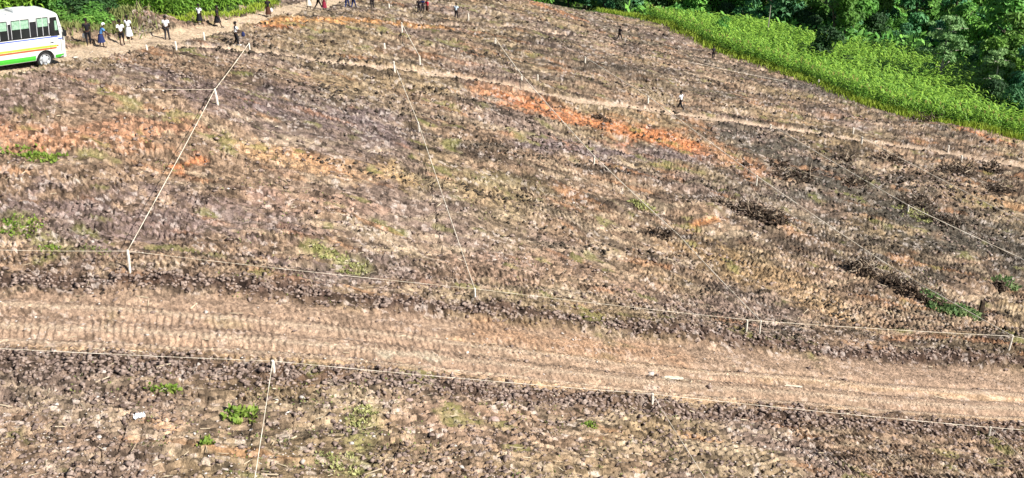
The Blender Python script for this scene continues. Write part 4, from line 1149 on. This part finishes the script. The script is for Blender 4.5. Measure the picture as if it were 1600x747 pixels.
for sgn in (-1, 1):
    merge([side_panel(BL0 + .45, .72, 1.51, 1.56, sgn, .007, 10), side_panel(.72, 1.0, 1.38, 1.43, sgn, .007, 3)]).build('blue_line', blue, bus)
    side_panel(BL0 + .45, .62, 1.03, 1.13, sgn, .007, 10).build('lime_stripe', lime, bus)
    side_panel(BL0 + .45, .62, .93, 1.015, sgn, .007, 10).build('brown_stripe', redb, bus)
    merge([side_panel(BL0 + .3, -WB - .52, .46, .70, sgn, .007, 3), side_panel(-WB + .52, -.52, .46, .70, sgn, .007, 6), side_panel(.54, 1.0, .46, .62, sgn, .007, 4)]).build('green_skirt', green, bus)
    side_panel(BL0 + .35, .74, 1.60, 2.58, sgn, .004, 10).build('window_band', dark, bus)
    wx = [(-5.0, -4.0), (-3.9, -2.95), (-2.75, -1.85), (-1.7, -.72), (-.38, .28)]
    for a, b2 in wx:
        g_ = side_panel(a, b2, 1.66, 2.54, sgn, .016, 2).build('window', glass, bus)
        side_panel(a + .06, b2 - .06, 2.10, 2.50, sgn, .022, 2).build('curtain', curt, g_)
        merge([side_panel(a, a + .03, 1.66, 2.54, sgn, .028, 1), side_panel(b2 - .03, b2, 1.66, 2.54, sgn, .028, 1), side_panel((a + b2) / 2 - .015, (a + b2) / 2 + .015, 1.66, 2.54, sgn, .028, 1)]).build('frame', rimm, g_)
    g_ = side_panel(.36, .84, 1.58, 2.5, sgn, .018, 3).build('window', glass, bus)
    side_panel(.60, .78, 1.85, 2.32, sgn, .024, 2).build('curtain', curt, g_)
    m = MB(); m.tube([(.80, sgn * .95, 2.0), (1.02, sgn * 1.12, 1.98), (1.04, sgn * 1.14, 1.80)], .014, 5); mir = m.build('mirror_arm', dark, bus)
    m = MB(); m.box((1.04, sgn * 1.15, 1.68), (.09, .17, .30)); m.build('mirror', dark, mir)
    m = MB(); m.box((BL1 - .02, sgn * .70, .78), (.06, .30, .19)); m.build('headlight', lampm, bus)
    m = MB(); m.box((.68, sgn * (BW + .006), 1.08), (.10, .02, .06)); m.build('side_repeater', amber, bus)
    m = MB(); m.box((BL0 + .0, sgn * .85, 1.0), (.05, .14, .40)); m.build('tail_lamp', amber, bus)
m = MB()
for t_ in (-4.6, -3.8, -3.0, -2.2, -1.4, -.6):
    for sy in (-.62, .62): m.box((t_, sy, 1.78), (.10, .62, .5))
m.build('seat_backs', mat('seat_fabric', (.10, .06, .05), rough=.9), bus)
# doors shut-lines
m = merge([side_panel(.30, .315, .72, 1.42, -1, .009, 1), side_panel(.86, .875, .72, 1.40, -1, .009, 1)]); m.build('door_gap', dark, bus)
m = MB(); m.box((.40, -(BW + .012), 1.26), (.14, .025, .035)); m.build('door_handle', dark, bus)
# windscreen follows the raked front
def front_panel(z0, z1, w, outp):
    m = MB(); v = []
    nz = 5; ny = 8
    for i in range(nz + 1):
        z = z0 + (z1 - z0) * i / nz; 
        for j in range(ny + 1):
            yy = -w + 2 * w * j / ny; v.append((slant(BL1, z) + outp - abs(yy / w) ** 3 * .02, yy * (1 - .04 * i / nz), z))
    m.add(v, [(i * (ny + 1) + j, i * (ny + 1) + j + 1, (i + 1) * (ny + 1) + j + 1, (i + 1) * (ny + 1) + j) for i in range(nz) for j in range(ny)]); return m
front_panel(1.50, 2.42, .80, .03).build('windscreen', glass, bus)
front_panel(.66, .92, .40, .03).build('grille', dark, bus)
m = MB(); m.box((BL1 + .05, 0, .50), (.14, 1.70, .22)); bump_ = m.build('bumper', paint, bus)
m = MB(); m.box((BL1 + .125, 0, .52), (.015, .5, .13)); m.build('number_plate', plate, bump_)
for sgn in (-1, 1):
    m = MB(); m.tube([(BL1 + .02, sgn * .1, 1.46), (BL1 - .0, sgn * .45, 1.72)], .010, 4); m.build('wiper', dark, bus)
m = MB(); m.box((-.65, 0, 2.80), (1.0, .75, .10)); m.box((-.65, 0, 2.86), (.85, .62, .03)); m.build('roof_hatch', paint, bus)
m = MB()
for t_ in (-4.6, -3.6, -2.6, -1.6): m.box((t_, 0, 2.755), (.03, 1.2, .025))
m.build('roof_rib', paint, bus)
m = MB(); m.box((-2.0, 0, .42), (6.6, 1.5, .16)); m.build('underbody', dark, bus)
for ax in (0, -WB):
    for sgn in (-1, 1):
        n = 28; R0 = .42; v = []; pr = [(.30, .0), (.39, .0), (.42, .035), (.42, .20), (.39, .235), (.26, .235)]
        for r_, d_ in pr:
            for k in range(n): v.append((ax + r_ * math.cos(2 * math.pi * k / n), sgn * (.985 - d_), R0 + r_ * math.sin(2 * math.pi * k / n)))
        m = MB(); m.add(v, [(i * n + k, i * n + (k + 1) % n, (i + 1) * n + (k + 1) % n, (i + 1) * n + k) for i in range(len(pr) - 1) for k in range(n)])
        wh = empty('wheel', (0, 0, 0)); wh.parent = bus
        m.build('tyre', tyre, wh, smooth=False)
        v = []; pr = [(.30, .012), (.275, .012), (.26, .075), (.17, .06), (.15, .005), (.09, -.012), (.0, -.015)]
        for r_, d_ in pr:
            for k in range(n): v.append((ax + r_ * math.cos(2 * math.pi * k / n), sgn * (.985 - d_), R0 + r_ * math.sin(2 * math.pi * k / n)))
        m = MB(); m.add(v, [(i * n + k, i * n + (k + 1) % n, (i + 1) * n + (k + 1) % n, (i + 1) * n + k) for i in range(len(pr) - 1) for k in range(n)])
        m.build('rim', rimm, wh)
        m = MB()
        for k in range(6):
            a = k * math.pi / 3; m.box((ax + .21 * math.cos(a), sgn * .928, R0 + .21 * math.sin(a)), (.05, .012, .05))
        m.build('rim_hole', dark, wh)
# seat the bus on the ground: wheels at the axle points
BS = 1.17; bus.scale = (BS, BS, BS)
print('AXLES', math.hypot(x_f - x_r, y_f - y_r))
fx_, fy_ = x_f + left.x * .98 * BS, y_f + left.y * .98 * BS
rx_, ry_ = fx_ - math.cos(head) * WB * BS, fy_ - math.sin(head) * WB * BS
zf, zr = gz(fx_, fy_), gz(rx_, ry_)
zl = gz(fx_ + left.x * .98, fy_ + left.y * .98); zrt = gz(fx_ - left.x * .98, fy_ - left.y * .98)
bus.location = (fx_, fy_, (zl + zrt) / 2 + .0)
bus.rotation_euler = (math.atan2(zl - zrt, 1.96) * .8, -math.atan2(zf - zr, WB * BS), head)
print('BUS', head, zf, zr)

# ------------------------------------------------------------------ people
skin = mat('skin_brown', (.055, .030, .020), rough=.6, var=.1, scale=8)
hairm = mat('black_hair', (.010, .008, .008), rough=.8, var=.2, scale=20)
CL = {k: mat('cloth_' + k, c, rough=.95, var=.10, scale=7, bump=.3) for k, c in dict(white=(.80,.83,.86), black=(.012,.012,.016), navy=(.02,.03,.10), blue=(.08,.22,.50), pale_blue=(.55,.68,.80),
      red=(.50,.02,.05), dark_grey=(.03,.03,.035), cream=(.66,.60,.50), brown=(.07,.03,.02), maroon=(.20,.02,.04), trainers=(.8,.8,.8)).items()}
def skin_obj(name, verts, edges, radii, m, parent, root=0, sub=1):
    me = bpy.data.meshes.new(name); me.from_pydata([tuple(v) for v in verts], edges, []); me.update()
    o = bpy.data.objects.new(name, me); COL.objects.link(o)
    md = o.modifiers.new('s', 'SKIN'); md.use_smooth_shade = True; md.branch_smoothing = .6
    if not me.skin_vertices: print('NO SKIN LAYER'); 
    sv = me.skin_vertices[0].data
    for i, r in enumerate(radii):
        sv[i].radius = (r if hasattr(r, '__len__') else (r, r)); sv[i].use_root = (i == root)
    if sub: md2 = o.modifiers.new('d', 'SUBSURF'); md2.levels = sub; md2.render_levels = sub
    bpy.context.view_layer.update()
    dg = bpy.context.evaluated_depsgraph_get()
    nme = bpy.data.meshes.new_from_object(o.evaluated_get(dg)); nme.name = name
    o.modifiers.clear(); o.data = nme; nme.materials.clear(); nme.materials.append(m)
    if parent: o.parent = parent
    return o
def person(px, py, H, face, label, top='white', bottom='black', skirt=False, stride=.25, arms=(0.1, -.1), elbow=.2, hair='short', shoes=None, sleeve='short', pose='stand', cap=None, bag=None, armout=0.0, dress=False, hold=None):
    """face: heading in degrees (0 = away from camera, 90 = towards photo right)"""
    x, y = G(px, py); k = H / 1.72
    root = empty('person', (x, y, gz(x, y, False) + .02), -math.radians(face), label, 'person')
    hz = .90; lean = 0
    if pose == 'squat': hz = .34
    V = {}
    def q(n, a, b_, c): V[n] = Vector((a * k, b_ * k, c * k))
    lean = {'stand': .02, 'walk': .05, 'bend': .38, 'squat': .28}[pose]
    def tz(h, f=1.0): return hz + (h - .90) * math.cos(lean), math.sin(lean) * (h - .90) * f
    q('pel', 0, 0, hz)
    for n, h in (('waist', 1.07), ('chest', 1.28), ('neckb', 1.43), ('neck', 1.49), ('jaw', 1.56), ('head', 1.63), ('crown', 1.70)):
        z_, y_ = tz(h); 
        if n in ('jaw', 'head', 'crown'): y_ += .02
        q(n, 0, y_, z_)
    z_, y_ = tz(1.585); q('nose', 0, y_ + .115, z_)
    E_ = [('pel', 'waist'), ('waist', 'chest'), ('chest', 'neckb'), ('neckb', 'neck'), ('neck', 'jaw'), ('jaw', 'head'), ('head', 'crown'), ('jaw', 'nose')]
    R = dict(pel=.135, waist=.115, chest=.145, neckb=.075, neck=.052, jaw=.070, head=.098, crown=.055, nose=.014)
    for s, ar in ((-1, arms[0]), (1, arms[1])):
        t = 'L' if s < 0 else 'R'
        z_, y_ = tz(1.38); q('sh' + t, s * .185, y_, z_)
        ao = armout if s > 0 else armout * .4
        ex = s * (.185 + .04 + .27 * math.sin(ao)); ey = y_ + .28 * math.sin(ar); ez = z_ - .28 * math.cos(ar) * math.cos(ao)
        q('el' + t, ex, ey, ez)
        a2 = ar + elbow; wx_, wy, wz = ex + s * .22 * math.sin(ao), ey + .25 * math.sin(a2), ez - .25 * math.cos(a2) * math.cos(ao)
        q('wr' + t, wx_, wy, wz)
        d = (V['wr' + t] - V['el' + t]).normalized()
        V['pm' + t] = V['wr' + t] + d * .07 * k
        E_ += [('chest', 'sh' + t), ('sh' + t, 'el' + t), ('el' + t, 'wr' + t), ('wr' + t, 'pm' + t)]
        R['sh' + t] = .062; R['el' + t] = .043; R['wr' + t] = .028; R['pm' + t] = .030
        sd = d.cross(Vector((1, 0, 0))).normalized()
        for fi in range(4):
            o_ = (fi - 1.5) * .021; nme = 'f%d%s' % (fi, t)
            V[nme] = V['pm' + t] + sd * o_ * 1.2 * k + d * (.055 + .01 * (fi in (1, 2))) * k; V[nme + 'b'] = V[nme] + (d * .03 - Vector((s * .015, 0, 0))) * k
            E_ += [('pm' + t, nme), (nme, nme + 'b')]; R[nme] = .0085; R[nme + 'b'] = .007
        V['th' + t] = V['wr' + t] + (d * .05 + sd * .045) * k; V['tb' + t] = V['th' + t] + d * .03 * k
        E_ += [('wr' + t, 'th' + t), ('th' + t, 'tb' + t)]; R['th' + t] = .010; R['tb' + t] = .008
        q('hp' + t, s * .095, 0, hz - .05)
        st = stride * s
        if pose == 'squat':
            q('kn' + t, s * .17, .38, .44); q('an' + t, s * .13, .12, .09); q('to' + t, s * .15, .30, .035)
        else:
            q('kn' + t, s * .105, .42 * math.sin(st) + (.05 if st < 0 else .02), hz - .05 - .41 * math.cos(st))
            q('an' + t, s * .105, .84 * math.sin(st) - (.05 if st < 0 else 0), .085 + (.07 if st < -.3 else 0))
            q('to' + t, s * .125, .84 * math.sin(st) + .13, .035)
        E_ += [('pel', 'hp' + t), ('hp' + t, 'kn' + t), ('kn' + t, 'an' + t), ('an' + t, 'to' + t)]
        R['hp' + t] = .088; R['kn' + t] = .056; R['an' + t] = .038; R['to' + t] = .034
    names = list(V); I = {n: i for i, n in enumerate(names)}
    body_ = skin_obj('body', [V[n] for n in names], [(I[a], I[b_]) for a, b_ in E_], [R[n] * k for n in names], skin, root, I['pel'])
    def garment(name, nodes, edges, add, m, over={}, parent=None):
        ii = {n: i for i, n in enumerate(nodes)}
        return skin_obj(name, [over[n][0] if n in over else V[n] for n in nodes], [(ii[a], ii[b_]) for a, b_ in edges], [(over[n][1] if n in over else (R[n] + add) * k) for n in nodes], m, root, 0)
    # top
    nodes = ['chest', 'waist', 'pel', 'neckb', 'shL', 'shR', 'elL', 'elR']; ed = [('chest', 'waist'), ('waist', 'pel'), ('chest', 'neckb'), ('chest', 'shL'), ('chest', 'shR'), ('shL', 'elL'), ('shR', 'elR')]
    ov = {'neckb': (V['neckb'] - Vector((0, 0, .02 * k)), .072 * k)}
    if sleeve == 'long': nodes += ['wrL', 'wrR']; ed += [('elL', 'wrL'), ('elR', 'wrR')]; 
    else:
        for t in 'LR': ov['el' + t] = (V['sh' + t].lerp(V['el' + t], .75), .062 * k)
    ov['pel'] = (V['pel'] + Vector((0, 0, -.02 * k)), .150 * k)
    garment('shirt' if not dress else 'dress_top', nodes, ed, .034, CL[top], ov)
    # bottom
    if skirt or dress:
        m = MB(); n = 16; vs3 = []; L_ = .55 if not dress else .62
        if pose == 'squat': L_ = .28
        lev = 6
        for i in range(lev + 1):
            t_ = i / lev; rr = (.150 + .10 * t_) * k; cz = V['pel'].z + .04 * k - t_ * L_ * k
            cy = V['pel'].y + (.18 * k * t_ if pose == 'squat' else 0)
            for a in range(n):
                an_ = 2 * math.pi * a / n; w_ = 1 + .07 * math.sin(an_ * 5 + 1) * t_
                vs3.append((rr * w_ * math.cos(an_) * 1.05, cy + rr * w_ * math.sin(an_) * (1 + stride * .6 * t_ + (.6 * t_ if pose == 'squat' else 0)), cz))
        m.add(vs3, [(i * n + a, i * n + (a + 1) % n, (i + 1) * n + (a + 1) % n, (i + 1) * n + a) for i in range(lev) for a in range(n)])
        m.build('skirt', CL[bottom], root, smooth=True)
    else:
        nodes = ['pel', 'hpL', 'hpR', 'knL', 'knR']; ed = [('pel', 'hpL'), ('pel', 'hpR'), ('hpL', 'knL'), ('hpR', 'knR')]; ov = {'pel': (V['pel'] + Vector((0, 0, .06 * k)), .138 * k)}
        if bottom == 'shorts_black' : pass
        else: nodes += ['anL', 'anR']; ed += [('knL', 'anL'), ('knR', 'anR')]; ov.update({'an' + t: (V['an' + t] + Vector((0, 0, .02 * k)), .055 * k) for t in 'LR'})
        garment('trousers' if bottom != 'shorts_black' else 'shorts', nodes, ed, .022, CL['black' if bottom == 'shorts_black' else bottom], ov)
    # shoes
    for t in 'LR':
        m = MB(); a_, b_ = V['an' + t], V['to' + t]; m.tube([a_ + Vector((0, -.05, -.045)) * k, a_ + Vector((0, .02, -.04)) * k, b_ + Vector((0, .03, 0)) * k, b_ + Vector((0, .07, -.005)) * k], [.040 * k, .050 * k, .045 * k, .025 * k], 8, flat=.8)
        m.build('shoe', CL[shoes or 'black'], root, smooth=True)
    # hair / head cover, an ovoid cap over the skull
    bm = bmesh.new(); bmesh.ops.create_uvsphere(bm, u_segments=14, v_segments=9, radius=1)
    bmesh.ops.delete(bm, geom=[v for v in bm.verts if v.co.z < -.15 and v.co.y > -.1 or v.co.z < -.65], context='VERTS')
    big = {'short': 1.0, 'long': 1.14, 'bun': 1.08}[hair]
    for v in bm.verts: v.co = Vector((v.co.x * .108 * k * big, v.co.y * .118 * k * big, v.co.z * .115 * k * big)) + V['head'] + Vector((0, -.012, .02)) * k
    me = bpy.data.meshes.new('hair'); bm.to_mesh(me); bm.free(); me.materials.append(CL[cap] if cap else hairm)
    ho = bpy.data.objects.new('head_scarf' if cap else 'hair', me); COL.objects.link(ho); ho.parent = root
    for p_ in me.polygons: p_.use_smooth = True
    # eyes and mouth
    for s in (-1, 1):
        bm = bmesh.new(); bmesh.ops.create_icosphere(bm, subdivisions=1, radius=.012 * k)
        me = bpy.data.meshes.new('eye'); bm.to_mesh(me); bm.free(); me.materials.append(CL['white']); eo = bpy.data.objects.new('eye', me); COL.objects.link(eo); eo.parent = root
        eo.location = V['head'] + Vector((s * .034, .088, -.005)) * k
    if bag:
        hand = V['pmR'] if bag[1] > 0 else V['pmL']
        w_ = .13 * k; m = MB(); v = []; n = 12
        for i, (zz, s_) in enumerate([(-.36, .7), (-.30, 1.0), (-.16, 1.0), (-.06, .7), (.0, .2)]):
            for a in range(n): v.append((math.cos(2 * math.pi * a / n) * w_ * s_, math.sin(2 * math.pi * a / n) * w_ * s_ * .55, zz * k))
        m.add(v, [(i * n + a, i * n + (a + 1) % n, (i + 1) * n + (a + 1) % n, (i + 1) * n + a) for i in range(4) for a in range(n)] + [tuple(range(n))[::-1]])
        wp = Matrix.Translation(root.location) @ Matrix.Rotation(root.rotation_euler.z, 4, 'Z') @ (hand + Vector((0, 0, -.02)))
        o_ = m.build('carry_bag', CL[bag[0]], None, smooth=True, loc=wp); tag(o_, bag[2], 'bag')
    return root
person(140, 73, 1.72, -20, 'person in black top and black trousers nearest the bus front', 'black', 'black', stride=.2, arms=(.1, -.2), pose='walk', bag=('white', -1, 'white bag held by the person in black near the bus'), sleeve='short')
person(160, 75, 1.62, 60, 'crouching person in navy skirt, blue top and white headscarf beside the track', 'blue', 'navy', skirt=True, stride=.12, arms=(.4, .5), elbow=.2, pose='bend', cap='white', armout=.5, bag=None, hair='bun')
person(192, 73, 1.70, -15, 'person in white top and black shorts on the track, left of the white dress', 'white', 'shorts_black', stride=.08, arms=(-.25, .1), elbow=.5, hair='long')
person(203, 63, 1.68, 10, 'person in a long white dress standing before the earth heap', 'white', 'white', dress=True, stride=.08, arms=(-.1, .1), hair='bun')
person(262, 63, 1.74, 5, 'person in loose white shirt and dark trousers standing alone on the track', 'white', 'dark_grey', stride=.1, arms=(-.15, .2), elbow=.25)
person(313, 41, 1.62, 15, 'person in white top and short black skirt below the left maize', 'white', 'black', skirt=True, stride=.25, arms=(.2, -.2), pose='walk', hair='long')
person(341, 43, 1.66, 95, 'person all in black striding along the track below the left maize', 'black', 'black', skirt=True, stride=.42, arms=(-.2, .3), pose='walk', hair='long')
person(371, 77, 1.72, 60, 'person in white shirt, black trousers and white trainers on the footpath', 'white', 'black', stride=.12, arms=(.3, .6), elbow=.6, shoes='trainers', hair='long', bag=('navy', 1, 'dark blue bag carried by the person in white trainers'))
person(420, 28, 1.68, 0, 'person in a dark wrap with pale bag where the track nears the top edge', 'black', 'brown', dress=True, stride=.3, arms=(.1, .2), pose='walk', bag=('white', 1, 'pale bag carried by the person in the dark wrap'), hair='long')
person(483, 15, 1.66, 0, 'bare legged person in pale top at the top edge of the track', 'white', 'cream', skirt=True, stride=.05)
person(498, 15, 1.70, 60, 'person in black trousers striding at the top edge, beside one in maroon', 'black', 'black', stride=.4, pose='walk')
person(507, 16, 1.64, 0, 'person in maroon dress at the top edge beside the track', 'maroon', 'maroon', dress=True, stride=.1)
person(543, 14, 1.66, 20, 'person in black with bag, left one of the pair at the top edge', 'black', 'navy', stride=.3, arms=(.1, .3), pose='walk', bag=('black', -1, 'black bag held by the left one of the pair at the top edge'))
person(553, 15, 1.64, 30, 'person in navy, right one of the pair at the top edge', 'navy', 'navy', stride=.3, arms=(.1, .4), pose='walk')
person(582, 18, 1.70, 180, 'person in black with legs apart, alone at the top edge', 'black', 'black', stride=0.04, arms=(.1, -.1))
person(655, 23, 1.70, 180, 'person all in black, left one of the trio by the top edge', 'black', 'black', stride=.1, arms=(.4, .2), elbow=1.0)
person(661, 21, 1.64, 200, 'person in navy holding something white, middle of the trio by the top edge', 'navy', 'dark_grey', stride=.1, arms=(.6, .6), elbow=1.2, bag=('white', 1, 'small white bag held in the middle of the trio'))
person(668, 22, 1.66, 230, 'person in red top and dark trousers, right one of the trio by the top edge', 'red', 'brown', stride=.1, arms=(.5, .7), elbow=.7)
person(713, 30, 1.70, 15, 'person in pale blue shirt and black trousers near the top, right of the trio', 'pale_blue', 'black', stride=.1, arms=(.1, -.1))
person(968, 65, 1.70, 50, 'small dark figure walking on the faint upper path', 'black', 'black', stride=.38, arms=(-.2, .4), pose='walk')
person(1114, 94, 1.70, 10, 'small dark figure close to the maize edge', 'dark_grey', 'black', stride=.08, arms=(.1, -.1))
person(1063, 172, 1.74, -55, 'person in white shirt and black trousers striding uphill on the footpath', 'white', 'black', stride=.42, arms=(.3, -.3), pose='walk')
print('FACES', sum(len(o.data.polygons) for o in bpy.data.objects if o.type == 'MESH'))
